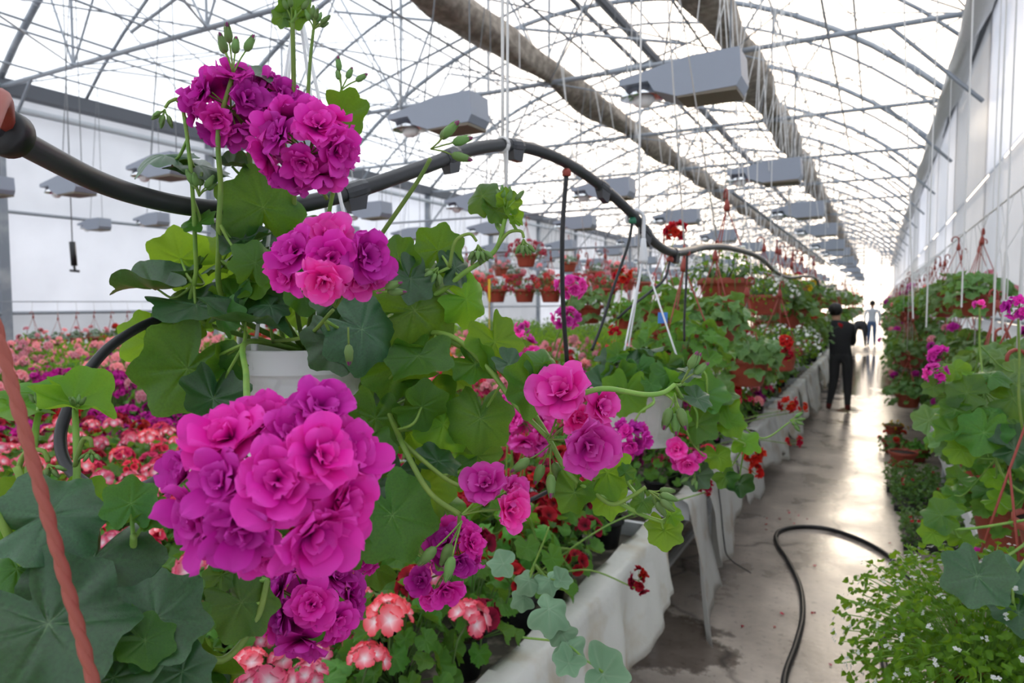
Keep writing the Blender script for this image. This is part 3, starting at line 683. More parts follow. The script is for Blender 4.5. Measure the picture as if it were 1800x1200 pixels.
# cords that carry the pipe
def cord(name,pts,r,m,label,group=None,k=5):
    mb=MB(); tube(mb,smooth(pts,k),r,6); return tag(link(name,mb.mesh(name,m)),label,'cord',group)
p,_=on_pipe(880,254)
mb=MB(); a=p+np.array([0,0,.015]); top=np.array([p[0],p[1],5.0])
tube(mb,[a,a+(0,0,.1),top],.0035,6); tube(mb,smooth([a+(.004,0,0),a+np.array([.012,.0,.12]),top+(.02,0,0)],6),.003,6)
for q in range(3): tube(mb,[p+np.array([.016*math.cos(i*PI/5),.003*q-.004,.016*math.sin(i*PI/5)]) for i in range(11)],.003,5)
tag(link('tie_cord',mb.mesh('tie_cord','white_cord')),'doubled white cord knotted around the black pipe and tied to the roof','cord')
p,_=on_pipe(1125,392); cord('tie_cord',[p,p+np.array([.0,0,.08]),(p[0],p[1],5.0)],.003,'white_cord','single white cord tied to the pipe above the white hanging pot')
for yy in(4.6,7.2,9.9,12.5,14.4,15.6):
    p=min(PIPEP,key=lambda k:abs(k[1]-yy)); cord('tie_cord',[p,p+np.array([0,0,.3]),(p[0],p[1],5.0)],.003,'white_cord','white cord holding the pipe above the hanging terracotta pots','cords holding the pipe')
# drip tubes off the pipe
def drip(pts,r,label,conn=None,m='rubber'):
    P=smooth([atd(*q) for q in pts],6); mb=MB(); tube(mb,P,r,8); o=tag(link('drip_tube',mb.mesh('drip_tube',m)),label,'tube')
    if conn:
        c=MB(); p0=P[0]; lathe(c,[(.008,-.008),(.011,-.006),(.011,.004),(.007,.010)],10,X=TR(*p0),tcap=True); link('connector',c.mesh('connector',conn),o)
    return o
drip([(996,304,1.66),(990,380,1.66),(988,450,1.67),(990,540,1.7),(997,640,1.74)],.0058,'straight black drip tube hanging from the pipe with red connector','hook_red')
drip([(1112,388,1.92),(1104,430,1.9),(1080,500,1.88),(1058,570,1.86),(1040,616,1.85)],.0042,'black drip tube slanting from green connector beside the white hanger','green_plastic')
drip([(1178,456,2.16),(1168,490,2.1),(1140,515,2.05),(1110,538,2.0),(1085,560,2.0)],.0040,'thin black drip tube curving behind the white hanger wires','hook_red')
drip([(1208,445,2.3),(1206,500,2.3),(1203,560,2.3),(1203,600,2.3)],.004,'short black drip tube beside the red hanger straps','hook_red')
drip([(284,558,1.0),(240,578,.97),(190,612,.93),(148,662,.89),(118,722,.86),(106,770,.84),(116,815,.82),(150,850,.8),(195,865,.78),(250,858,.74),(295,832,.70),(330,795,.66),(352,760,.62)],.0070,'thick black drip tube curled in a wide loop beside the white pot')
drip([(930,880,1.55),(990,850,1.7),(1060,815,1.95)],.005,'short black tube lying across the dark red pelargoniums')
# ------------------------------------------------------------------ hero hanging geranium
class Hero:
    def __init__(s,name,label,cat,base,group=None): s.base=np.array(base,float); s.o=thing(name,label,cat,s.base,group); s.anch=[]; s.st=MB(); s.r=random.Random(len(label))
    def X(s,X): X=np.array(X,float); X[:3,3]-=s.base; return X
    def part(s,name,me,X=None,stf=0):
        o=link(name,me,s.o,s.X(np.eye(4) if X is None else X))
        if stf: o['kind']='stuff'
        return o
    def vine(s,pts,r0,r1,name='stem',m='stem'):
        P=smooth([atd(*q) if len(q)==3 and not isinstance(q,np.ndarray) else np.array(q) for q in pts],7); mb=MB(); tube(mb,P,[r0,r1],8); s.part(name,mb.mesh(name,m)); s.anch+= list(P[::4]); return P
    def leaf(s,u,v,D,Rp,tip,tx=0,ty=0,m='leaf',kind='round',flip=0,pet=True):
        p=atd(u,v,D); w=nz(ray(u,v)); n=nz(-w+CR*tx+CU*ty); a=math.radians(tip); h=CU*math.cos(a)+CR*math.sin(a)
        s.leaf3(p,-n if flip else n,h,Rp*D/F,m,kind,pet)
    def leaf3(s,p,n,h,R_,m,kind='round',pet=True):
        X=frame(p,n,h,R_); s.part('leaf',hero_leaf_mesh(kind,s.r.randrange(6),m),X)
        if pet and s.anch:
            q=min(s.anch,key=lambda k:np.linalg.norm(k-p)+(.0)); d=p-q; L=np.linalg.norm(d)
            if L<.22:
                n=nz(n); c=q+d*.55-n*L*.30*(1 if n[2]>-.2 else -1); tube(s.st,smooth([q,c,p-n*.002],5),[.0024,.0017],6)
    def cluster(s,u,v,D,rx,ry,n,m,fsz=.5,stem=None,seed=0,lo=-1.,mixm=None,axis=None):
        r=random.Random(seed+n); c=atd(u,v,D); k=D/F; a,b=rx*k,ry*k; fr=min(a,b)*fsz
        mb=MB(); foot=np.zeros(3)
        if stem:
            P=smooth([atd(*q) for q in stem],6); tube(mb,P-c,[.0026,.0024],7,'stem'); foot=(P[-1]-c)*.55; s.anch+=list(P[::5])
        fl=[]
        for i,d in enumerate(fib(n,-1,1)):
            d=nz(d+np.array([r.uniform(-.2,.2) for _ in range(3)]))
            loc=CR*d[0]*max(a-fr*.55,.2*a)+CU*d[2]*max(b-fr*.55,.2*b)+nz(CF)*d[1]*max(min(a,b)-fr*.55,.2*min(a,b))
            tube(mb,[foot,foot*.4+loc*.4,loc*.92],.0011,4,'stem',cap=False); fl.append((loc,nz(loc+d*.02)))
        o=s.part('flower_cluster',mb.mesh('flower_cluster'),TR(*c))
        for i,(loc,d) in enumerate(fl):
            link('floret',floret_mesh(r.randrange(6),mixm if mixm and r.random()<.2 else m),o,frame(loc,d,(r.uniform(-1,1),r.uniform(-1,1),r.uniform(-1,1)),fr*r.uniform(.88,1.15)))
        return o
    def florets(s,lst,m,D,foot,stem=None,mixm=None):
        """a loose head whose few florets face where they face: (u,v,radius px, facing right, facing up)"""
        F0=atd(*foot); mb=MB()
        if stem: P=smooth([atd(*q) for q in stem],6); tube(mb,P-F0,[.0030,.0024],8,'stem'); s.anch+=list(P[::5])
        o=None; L=[]
        for i,(u,v,rp,tx,ty,dd) in enumerate(lst):
            c=atd(u,v,D+dd); n=nz(-nz(ray(u,v))+CR*tx+CU*ty); loc=c-F0; tube(mb,smooth([np.zeros(3),loc*.55-n*.01,loc-n*.004],4),.0015,5,'stem',cap=False); L.append((loc,n,rp*D/F))
        o=s.part('flower_cluster',mb.mesh('flower_cluster'),TR(*F0))
        for i,(loc,n,q) in enumerate(L): link('floret',floret_mesh(i,mixm if mixm and i%2 else m),o,frame(loc,n,(s.r.uniform(-1,1),s.r.uniform(-1,1),s.r.uniform(-1,1)),q))
        return o
    def buds(s,u,v,D,n,sz,ang,spread=.6,ped=1.6,col=0,stem=None,droop=0.):
        c=atd(u,v,D); k=sz*D/F; mb=MB()
        if stem: P=smooth([atd(*q) for q in stem],6); tube(mb,P-c,[.0027,.0020],7,'stem'); s.anch+=list(P[::5])
        a=math.radians(ang); ax=CU*math.cos(a)+CR*math.sin(a); bs=[]
        for i in range(n):
            q=i*2.4; e=spread*math.sqrt((i+.3)/n); d=nz(ax+(CF*math.cos(q)+np.cross(ax,CF)*math.sin(q))*e+np.array([0,0,-droop])); p=d*k*ped*s.r.uniform(.8,1.2)
            tube(mb,smooth([np.zeros(3),p*.5+ax*k*.1,p],3),.0011,5,'stem'); bs.append((p,d))
        o=s.part('bud_cluster',mb.mesh('bud_cluster'),TR(*c))
        for p,d in bs: link('bud',BUD if col else BUDG,o,frame(p,d,(1,.3,.2),s3=(k*.72,k*.72,k*.92)))
    def done(s): 
        if s.st.v: s.part('leaf_stalks',s.st.mesh('leaf_stalks','stem'),None,1)
def hanger(h,c,rz,r,zap,m='white_plastic',nw=4,ph=.6,wr=.0028,hook=True,hookz=.10,loop=.028):
    ap=np.array([c[0],c[1],zap])
    for i in range(nw):
        q=ph+2*PI*i/nw; p=np.array([c[0]+r*math.cos(q),c[1]+r*math.sin(q),rz]); mb=MB(); tube(mb,[p+(0,0,-.03),p,ap*.985+p*.015+np.array([0,0,-.02])],wr,6); tube(mb,[p+(0,0,-.028),p+(0,0,.02)],wr*1.9,6); h.part('hanger_wire',mb.mesh('hanger_wire',m))
    mb=MB(); lathe(mb,[(.012,-.04),(.014,-.03),(.010,.0),(.007,.03)],10,X=TR(*ap),tcap=True)
    pts=[ap+np.array([0,0,.02]),ap+np.array([0,0,hookz])]; k=nz(np.cross((0,0,1),(-math.sin(YAW),math.cos(YAW),0)))
    pts+=[ap+np.array([0,0,hookz])+k*(loop-loop*math.cos(t))+np.array([0,0,loop*math.sin(t)]) for t in np.linspace(.3,PI+.5,9)]
    tube(mb,smooth(pts,3),.006,7); h.part('hook',mb.mesh('hook',m)); return ap+np.array([0,0,hookz+loop])+k*loop
c1=atd(535,640,1.10); PZ=1.505; 
H=Hero('hanging_geranium','white hanging pot of ivy geranium with huge magenta double flowers and buds','hanging plant',(c1[0],c1[1],PZ))
H.part('pot',PW,TR(c1[0],c1[1],PZ)); rimz=PZ+.175
hp=hanger(H,c1,rimz,.122,rimz+.56,ph=.2); cord('tie_cord',[hp-np.array([0,0,.006]),(hp[0],hp[1],3.2),(-11.2+.93*11,c1[1],ZE+.06)],.003,'white_cord','white cord from the hook of the big magenta geranium to the roof')
crown=np.array([c1[0],c1[1],rimz-.01]); H.anch=[crown+np.array([.05*math.cos(q),.05*math.sin(q),.01]) for q in range(6)]
V=H.vine
V([crown,(520,520,1.08),(517,330,1.0),(516,130,.95),(514,40,.93)],.004,.0032)
V([crown,(400,540,1.02),(385,420,.95),(388,330,.93),(384,230,.91),(410,130,.9)],.0046,.0030)
V([crown,(430,440,1.05),(440,330,1.0),(437,240,.98)],.0045,.0035)
V([crown,(560,520,1.05),(620,490,1.0),(665,420,.97),(730,325,.95),(757,278,.94)],.0042,.0028)
V([crown,(650,560,1.02),(760,520,.98),(815,480,.96),(870,440,.95),(888,385,.94)],.0045,.0030)
V([crown,(700,590,1.02),(790,590,.96),(860,650,.94),(905,710,.92),(962,768,.90)],.0044,.0034)
P1=V([(790,598,.97),(880,650,.95),(950,745,.93),(995,825,.9),(1040,862,.9),(1090,885,.9),(1130,905,.9),(1168,918,.9)],.0042,.0026)
V([(1040,862,.9),(1075,886,.89),(1110,872,.885),(1135,856,.88)],.0030,.0024)
V([(1000,700,.86),(1060,683,.86),(1130,693,.88),(1165,690,.89),(1186,676,.9)],.0036,.0030)
V([crown,(650,660,1.0),(690,740,.95),(712,790,.9),(755,865,.87),(808,904,.86)],.0044,.0034)
V([(700,770,.92),(745,810,.9),(790,845,.89),(835,862,.88)],.0034,.0026)
V([crown,(350,560,1.02),(345,470,.98),(338,330,.94),(325,205,.92)],.004,.0026)
V([crown,(436,600,.95),(433,660,.80),(437,730,.62),(450,800,.54)],.0042,.0032)
V([(552,530,1.0),(585,340,.93),(600,330,.93)],.003,.0026)
V([(640,830,.92),(615,940,.86),(560,1010,.82)],.0042,.003)
V([(705,900,.9),(735,960,.9),(770,1000,.92)],.003,.0026)
# flower heads
H.florets([(u,v,rp,(u-475)/115+tx,-(v-850)/115+ty,dd) for u,v,rp,tx,ty,dd in((405,772,80,0,0,-.01),(470,745,62,0,0,.01),(562,722,66,-.1,-.1,.0),(605,800,74,0,0,.0),(490,845,76,-.25,.1,-.045),(352,905,82,0,0,-.01),(432,925,74,0,0,-.04),(545,935,78,0,0,-.03),(600,880,70,0,0,-.01),(556,968,56,0,-.2,.01),(470,975,58,0,0,.0),(395,845,66,0,0,-.035),(560,800,66,0,0,-.04),(330,830,56,-.2,.1,.03),(630,825,46,.3,0,.04),(512,770,60,0,0,-.02),(400,950,56,0,-.2,.02),(475,850,80,0,0,.12),(400,830,70,-1,0,.10),(560,850,70,1,0,.10))],'petal_magenta',.53,(462,835,.585),stem=[(437,730,.62),(442,780,.60),(455,820,.59)],mixm=None)
H.florets([(520,445,52,-.6,.5,.0),(575,420,50,.0,.8,.02),(640,450,56,.8,.1,.0),(570,492,46,-.1,-.5,-.03),(505,480,42,-.9,-.3,.02),(625,490,44,.5,-.6,.02),(580,455,50,.1,.1,-.02),(655,480,34,1.2,-.3,.03)],'petal_magenta',.74,(590,540,.82),stem=[(480,600,1.0),(540,590,.92),(585,545,.83)],mixm='petal_pink')
H.cluster(540,257,.86,92,74,15,'petal_magenta',.56,seed=3,stem=[(575,350,.92),(560,320,.9),(545,285,.87)])
H.cluster(400,185,.93,70,68,12,'petal_magenta',.56,seed=4,stem=[(437,240,.98),(425,215,.96),(410,195,.94)])
H.cluster(478,188,.97,54,52,9,'petal_magenta',.58,seed=5,stem=[(517,330,1.0),(500,250,.98),(484,200,.97)])
H.florets([(985,690,60,-.25,.45,0),(1032,782,56,.25,-.3,-.01),(1052,715,42,1.1,.2,.02),(1015,735,34,.3,0,.03)],'petal_pink',.86,(965,772,.90))
H.florets([(852,850,44,-.2,.4,0),(893,895,42,.8,-.2,.01),(900,862,34,1.1,.5,.02)],'petal_pink',.86,(812,904,.86))
H.cluster(800,965,.93,54,50,9,'petal_magenta',.62,seed=6,stem=[(808,904,.86),(806,930,.9),(803,950,.92)])
H.florets([(742,1020,30,-.6,-.1,0),(782,1035,34,.2,-.8,0),(760,1045,30,-.2,-.9,.02)],'petal_magenta',.94,(790,1000,.94),stem=[(770,1000,.92),(790,1000,.94)])
H.cluster(545,1062,.84,88,82,15,'petal_magenta',.48,seed=8,stem=[(560,1010,.82),(552,1030,.83),(545,1062,.84)])
H.cluster(640,985,.9,26,26,4,'petal_magenta',.7,seed=18,stem=[(640,930,.88),(640,960,.89),(640,980,.9)])
# buds
H.buds(410,130,.90,5,30,0,.75,1.5,1)
H.buds(514,40,.93,6,20,0,1.1,1.2,0); H.buds(551,52,.93,9,18,20,1.1,1.0,0,stem=[(540,190,.95),(545,110,.94),(551,52,.93)])
H.buds(757,262,.94,4,34,70,.9,1.1,1); H.buds(888,372,.94,5,20,10,.9,1.2)
H.buds(840,430,.94,8,18,170,1.2,.9,stem=[(790,470,.95),(800,425,.94),(825,411,.94),(838,424,.94)],droop=.3); H.buds(920,420,.94,7,16,180,1.2,.8,stem=[(870,440,.95),(892,410,.94),(915,406,.94),(921,418,.94)],droop=.3)
H.buds(600,158,.95,4,22,20,1.0,1.2,1,stem=[(590,240,.95),(597,190,.95),(600,158,.95)]); H.buds(290,192,.92,7,17,200,1.2,.8,stem=[(330,245,.93),(318,180,.92),(300,178,.92),(290,190,.92)])
H.buds(1186,690,.9,3,36,175,.55,.9,1,droop=.3); H.buds(1198,672,.9,3,30,35,.4,1.0,1); H.buds(1140,862,.88,6,28,120,.8,.9)
H.buds(612,575,.72,1,34,180,.2,.8,1); H.buds(770,470,.95,7,18,220,1.2,.8); H.buds(968,780,.9,4,36,200,.9,1.3,1); H.buds(812,915,.86,3,40,205,.4,1.4)
H.buds(350,345,.93,6,24,0,1.1,.8); H.buds(655,512,.76,2,30,90,.5,.8,1); H.buds(835,858,.88,3,20,60,.6,1.2,1)
# leaves: pixel, depth, radius px, tip direction, tilt
for a in((330,648,.95,96,215,0,0,'leaf'),(375,700,.93,62,190,.3,.5,'leaf_blue'),(395,640,.97,42,30,.6,0,'leaf'),(262,602,1.02,62,240,-.3,-.2,'leaf_bright'),
 (275,505,1.0,78,262,-.3,2.6,'leaf_blue'),(345,535,.98,84,250,0,2.2,'leaf_blue'),(432,560,.95,82,95,.2,2.6,'leaf_blue'),(318,455,1.06,60,300,0,-.2,'leaf_bright'),(388,470,1.1,64,20,.2,-.1,'leaf_bright'),
 (462,365,.98,80,340,.3,0,'leaf'),(448,462,.9,46,10,.3,.1,'leaf'),(290,272,.95,58,285,-.4,2.0,'leaf_blue'),(350,290,.96,60,85,.1,2.4,'leaf_blue'),(408,290,.97,34,70,0,1.8,'leaf_blue'),
 (598,205,.9,60,130,.6,-.6,'leaf'),(450,130,.95,48,80,0,2.2,'leaf_blue'),(592,598,.9,66,170,0,.3,'leaf_blue'),(636,578,.9,78,120,.3,.4,'leaf_blue'),
 (728,545,.96,100,80,.1,0,'leaf'),(700,455,.95,46,350,-.3,.2,'leaf'),(722,490,.93,50,130,.4,.5,'leaf_blue'),(770,440,.98,52,10,.2,-.2,'leaf'),(800,470,.97,40,60,.8,.5,'leaf_blue'),(820,525,.98,54,110,.5,.1,'leaf_bright'),
 (735,625,.92,66,200,-.2,1.2,'leaf'),(700,645,.96,66,150,.1,-.5,'leaf'),(742,715,.92,54,120,.3,-.6,'leaf'),(660,735,.96,66,190,-.3,-.3,'leaf'),(640,790,.9,60,200,-.2,-.1,'leaf'),(780,745,.96,62,140,.3,.2,'leaf_bright'),
 (690,905,.88,88,160,.2,.3,'leaf'),(640,885,.9,54,210,-.2,0,'leaf_blue'),(600,955,.84,52,200,0,-.2,'leaf'),(740,860,.98,70,150,.2,.1,'leaf_bright'),(770,810,.93,46,60,.4,1.6,'leaf_blue'),(815,830,.98,36,90,.3,.1,'leaf_bright'),
 (845,735,.95,66,185,.1,.1,'leaf'),(870,600,.95,58,150,.5,.1,'leaf_bright'),(895,640,.94,36,130,.5,.8,'leaf_blue'),(835,640,.95,44,120,-.4,.3,'leaf'),(935,680,.9,58,190,.2,.2,'leaf'),(955,640,.9,36,20,.5,.3,'leaf'),
 (1068,830,.9,52,60,.4,-.2,'leaf_bright'),(1070,875,.91,40,120,.3,0,'leaf_bright'),(1010,865,.9,42,215,-.2,.2,'leaf'),(1055,815,.92,40,10,.5,.3,'leaf'),(1168,932,.9,38,180,.2,.3,'leaf_bright'),(1180,905,.9,22,60,.3,.3,'leaf_bright'),(1130,880,.9,24,200,0,.5,'leaf'),
 (848,345,.95,38,330,-.4,.5,'leaf'),(872,370,.95,30,160,.4,.8,'leaf'),(892,355,.94,26,40,.3,.2,'leaf_bright'),(905,385,.94,18,110,.5,.5,'leaf_bright'),(520,18,.93,36,60,.3,-.3,'leaf'),(497,30,.93,22,300,-.3,.3,'leaf'),
 (350,390,.96,34,320,-.5,.8,'leaf'),(330,180,.92,20,30,0,.5,'leaf_bright'),(425,420,.97,52,200,0,1.6,'leaf_blue'),(1100,830,.9,18,30,.3,.3,'leaf'),(1210,655,.92,26,70,.2,1.5,'leaf_blue'),(1225,700,.92,30,120,.4,1.0,'leaf_blue'),(310,575,1.0,50,150,0,.3,'leaf')):
    H.leaf(*a)
# dense inner growth of the pot, all the way round
rr=random.Random(5)
for d in fib(44,.22,1.):
    q=rr.uniform(.8,1.15); p=crown+np.array([d[0]*.17*q,d[1]*.17*q,.02+d[2]*(.16 if d[2]>0 else .10)*q])
    H.leaf3(p,nz(np.array([d[0],d[1],.55])+np.array([rr.uniform(-.5,.5) for _ in range(3)])),(d[0]+rr.uniform(-.6,.6),d[1]+rr.uniform(-.6,.6),-.4),rr.uniform(.028,.050),rr.choice(['leaf','leaf','leaf_blue','leaf_bright']))
# hanging growth on the right of the pot
for u,v,D in((620,700,1.05),(650,830,.98),(690,690,1.02),(720,760,1.0),(740,780,1.02),(700,830,.95),(760,690,1.0),(800,660,.98),(665,660,1.05),(610,900,.95),(660,1000,.92),(780,890,1.0),(720,940,.98),(840,800,.98),(640,930,.95)):
    H.leaf(u,v,D,rr.uniform(34,58),rr.uniform(120,240),rr.uniform(-.5,.5),rr.uniform(-.4,.6),rr.choice(['leaf','leaf_blue','leaf_bright','leaf']),rr.choice(['round','ivy']))
H.done()
# ------------------------------------------------------------------ second white pot
kh=nz(np.cross((0,0,1),(-math.sin(YAW),math.cos(YAW),0))); pk,_=on_pipe(1116,381); c2=pk-kh*.024; z2=1.345   # the hook lies over the pipe
H=Hero('hanging_geranium','fluted white hanging pot with trailing pink geranium hooked onto the black pipe','hanging plant',(c2[0],c2[1],z2))
H.part('pot',PW,TR(c2[0],c2[1],z2)); rz2=z2+.175; hanger(H,c2,rz2,.122,pk[2]-.088,ph=.25,nw=3,hookz=.085,loop=.024)
crown=np.array([c2[0],c2[1],rz2-.01]); H.anch=[crown]
rr=random.Random(9)
for d in fib(34,-.1,1.):
    q=rr.uniform(.8,1.15); p=crown+np.array([d[0]*.17*q,d[1]*.17*q,.0+d[2]*.10*q])
    H.leaf3(p,nz(np.array([d[0],d[1],.7])+np.array([rr.uniform(-.5,.5) for _ in range(3)])),(d[0]+rr.uniform(-.6,.6),d[1]+rr.uniform(-.6,.6),-.3),rr.uniform(.03,.055),rr.choice(['leaf','leaf_blue','leaf']))
for st in([crown,(1150,705,1.75),(1125,725,1.74),(1112,748,1.74)],[crown,(1180,700,1.75),(1200,740,1.74),(1215,775,1.75),(1235,800,1.76)],[crown,(1230,650,1.8),(1245,700,1.8),(1275,760,1.8),(1310,780,1.8)],[crown,(1215,710,1.78),(1225,760,1.78),(1230,830,1.78)],[crown,(1240,690,1.85),(1290,735,1.9),(1340,770,1.95),(1388,742,2.0)]): H.vine([q if isinstance(q,np.ndarray) else q for q in st],.0034,.0022)
H.cluster(1108,770,1.74,38,30,11,'petal_magenta',.52,seed=2,stem=[(1150,705,1.75),(1125,725,1.74),(1112,748,1.74)])
H.florets([(1190,790,22,-.2,.3,0),(1208,815,20,.1,-.4,0),(1195,808,20,-.2,0,.02),(1226,803,14,.5,0,.02)],'petal_pink',1.75,(1215,790,1.76))
for a in((1100,690,1.8,48,190,0,.3),(1060,675,1.85,36,240,-.3,.8),(1165,680,1.82,34,120,.3,.8),(1225,745,1.78,40,130,.2,.2),(1190,735,1.75,26,200,-.2,.3),(1262,800,1.78,28,170,.2,.5),(1225,835,1.78,30,190,0,.3),(1283,740,1.8,34,100,.3,.5),(1240,690,1.8,44,60,.3,.4),(1270,720,1.82,40,120,.4,.6),(1310,775,1.82,30,130,.2,1.0),(1265,690,1.85,36,40,.2,.9),(1300,850,1.85,26,180,.1,.2),(1275,838,1.84,24,150,.1,.2),(1180,660,1.85,36,320,0,1.2),(1110,640,1.9,38,300,0,1.4),(1075,635,1.92,30,280,0,1.5),(1215,665,1.8,30,80,.2,1.8)): H.leaf(*a,rr.choice(['leaf','leaf_bright','leaf_blue']),rr.choice(['ivy','round']))
H.buds(1388,738,2.0,8,12,100,1.1,.9); H.buds(1222,830,1.78,5,14,200,1.,.9)
H.done()
# ------------------------------------------------------------------ plant in the terracotta pot at the near left corner
cl=atd(190,1330,.66); zl=float(atd(190,1300,.62)[2])-.17
H=Hero('hanging_geranium','terracotta hanging pot of ivy geranium with big dark leaves and twisted strap','hanging plant',(cl[0],cl[1],zl))
H.part('pot',PT,TR(cl[0],cl[1],zl,0,.85)); crown=np.array([cl[0],cl[1],zl+.15]); H.anch=[crown]
a,b=atd(-60,380,.50),atd(186,1280,.50); mb=MB()
for q in range(2):
    P=[]; 
    for i in range(61):
        s=i/60; c=a+(b-a)*s; ph=s*60+q*PI; P.append(c+CR*0.0014*math.cos(ph)+CF*.0014*math.sin(ph))
    tube(mb,P,.0036,7)
H.part('twisted_strap',mb.mesh('twisted_strap','strap'))
t=MB(); tube(t,smooth([a,a+np.array([0,0,.06]),atd(-30,230,.56),atd(0,172,.64),atd(8,222,.70)],5),.0095,9); H.part('hook',t.mesh('hook','hook_red'))
for st in([crown,(215,1050,.64),(232,990,.63),(235,940,.62)],[crown,(90,1000,.62),(60,900,.62),(28,820,.62)],[crown,(130,960,.66),(135,830,.68),(132,720,.7)],[crown,(60,900,.66),(60,780,.68),(70,715,.7)],[crown,(300,1140,.66),(390,1160,.68),(450,1090,.7),(470,1020,.72)],[crown,(20,950,.6),(-20,880,.6)]): H.vine(st,.0046,.0030)
for a in((85,905,.60,104,60,-.1,.7,'leaf_blue'),(165,985,.60,118,200,.1,.5,'leaf_blue'),(85,1095,.55,150,150,.1,.9,'leaf_blue'),(275,1085,.60,98,40,.2,.5,'leaf_blue'),(230,885,.62,52,0,0,.2,'leaf'),(265,905,.63,34,80,.3,.4,'leaf'),(425,1058,.70,70,150,.2,.5,'leaf'),(425,985,.74,52,40,.2,.4,'leaf'),(390,1010,.72,34,20,0,.3,'leaf'),
 (205,1120,.58,58,240,0,.7,'leaf'),(255,1125,.58,56,100,.2,.8,'leaf'),(200,1190,.56,80,190,0,1.,'leaf_blue'),(320,1180,.60,60,120,.1,.8,'leaf_blue'),(30,1000,.60,60,260,-.2,.6,'leaf'),(10,920,.62,50,280,-.2,.2,'leaf_bright'),(40,710,.70,80,260,-.2,1.7,'leaf_bright'),(130,705,.70,70,80,.2,1.8,'leaf_bright'),(70,690,.72,60,10,0,2.2,'leaf_bright'),(95,1000,.66,60,300,-.2,.2,'leaf'),(20,1150,.56,70,230,0,.8,'leaf_blue'),(150,880,.68,50,330,0,.2,'leaf_bright'),(40,870,.66,48,300,0,.1,'leaf_bright'),(330,1090,.64,50,80,.2,.9,'leaf'),(150,1150,.60,70,150,0,1.,'leaf_blue'),(70,960,.64,44,210,-.2,.4,'leaf')):
    H.leaf(*a)
rr=random.Random(21)
for d in fib(30,-.2,1.):
    p=crown+np.array([d[0]*.11-.04,d[1]*.11,.0+d[2]*.07]); H.leaf3(p,nz(np.array([d[0],d[1],.8])+np.array([rr.uniform(-.4,.4) for _ in range(3)])),(d[0],d[1],-.3),rr.uniform(.035,.06),rr.choice(['leaf','leaf_blue']))
H.buds(160,790,.68,8,13,180,1.2,.8,stem=[(132,820,.68),(145,775,.68),(158,772,.68),(161,786,.68)]); H.buds(70,720,.69,7,17,20,1.2,.7); H.buds(135,720,.69,5,16,0,1.,.6); H.buds(85,815,.66,8,16,150,1.2,.8,stem=[(30,830,.66),(45,795,.66),(75,792,.66),(85,812,.66)])
H.done()
# fallen petals
rnd=random.Random(2)
def petal_obj(p,n,h,s,label,group=None,m='petal_magenta'):
    V,Fc,T=petal_arrays(1,.42,.05,.2,rnd,6,4); mb=MB(); mb.add(V,Fc,frame(p,n,h,s),T); return tag(link('fallen_petal',mb.mesh('fallen_petal',m)),label,'petal',group)
petal_obj(atd(28,1162,.535),-nz(ray(50,1130))+np.array([0,0,.6]),CR*.8+CU*.55,.034,'single magenta petal lying on a big dark geranium leaf')
for i in range(34):
    u,v=rnd.choice([(1350,905),(1370,910),(1390,915)]) if i<16 else (rnd.uniform(1180,1700),rnd.uniform(860,1190)); u+=rnd.gauss(0,26); v+=rnd.gauss(0,9)
    p=atz(u,v,.006)
    if not(-.8<p[0]<.45): continue
    petal_obj(p,(rnd.uniform(-.2,.2),rnd.uniform(-.2,.2),1),(rnd.uniform(-1,1),rnd.uniform(-1,1),0),rnd.uniform(.012,.026),'small red petal fallen on the concrete path','petals on the path',rnd.choice(['petal_red','petal_darkred','petal_crimson']))

def stalked(label,base,heads,m,lm,seed,leaves=26,fs=.55):
    b=np.array(base); H=Hero('potted_geranium',label,'geranium',b); H.part('pot',PB,TR(*b,0,1.25)); cr=b+np.array([0,0,.14]); H.anch=[cr]; rr=random.Random(seed)
    for (u,v,D,rx,ry,n) in heads:
        top=atd(u,v+ry*.6,D); mid=(cr+top)/2+np.array([rr.uniform(-.03,.03),rr.uniform(-.03,.03),.06]); P=H.vine([cr,mid,top],.0032,.0024)
        H.cluster(u,v,D,rx,ry,n,m,fs,seed=n+int(u))
    for d in fib(leaves,.0,1.):
        p=cr+np.array([d[0]*.18,d[1]*.18,.03+d[2]*.22]); H.leaf3(p,nz(np.array([d[0],d[1],.8])+np.array([rr.uniform(-.4,.4) for _ in range(3)])),(d[0],d[1],-.3),rr.uniform(.03,.05),lm)
    H.done()
p=atz(975,800,ZB-.045); stalked('tall potted geranium with pink flower heads on long stalks behind the vine',(-1.18,2.15,ZB-.045),((925,745,1.9,46,54,13),(918,620,2.05,28,36,10),(995,560,2.2,28,20,9),(1006,503,2.3,30,20,9),(918,575,2.3,16,12,6),(890,720,1.95,26,30,8)),'petal_pink','leaf_fresh',3)
stalked('tall potted geranium with blood red flower heads on long upright stalks',(-1.05,2.85,ZB-.045),((1187,405,2.9,22,16,9),(1095,485,2.9,19,14,8),(1080,580,2.8,12,10,5)),'petal_red','leaf_fresh',4)
stalked('potted geranium with red flower heads hanging out over the path',(-1.06,4.25,ZB-.045),((1385,711,4.25,18,14,8),(1413,716,4.3,10,9,4),(1325,798,3.75,20,16,8),(1330,825,3.75,14,14,5),(1398,775,4.0,18,10,6),(1290,690,3.9,14,14,6)),'petal_red','leaf',5,34)
stalked('potted pelargonium with one dark red head leaning over the stained cloth',(-1.04,1.96,ZB-.045),((1123,1020,2.05,17,26,7),(1240,855,2.4,14,16,5)),'petal_darkred','leaf_fresh',6)
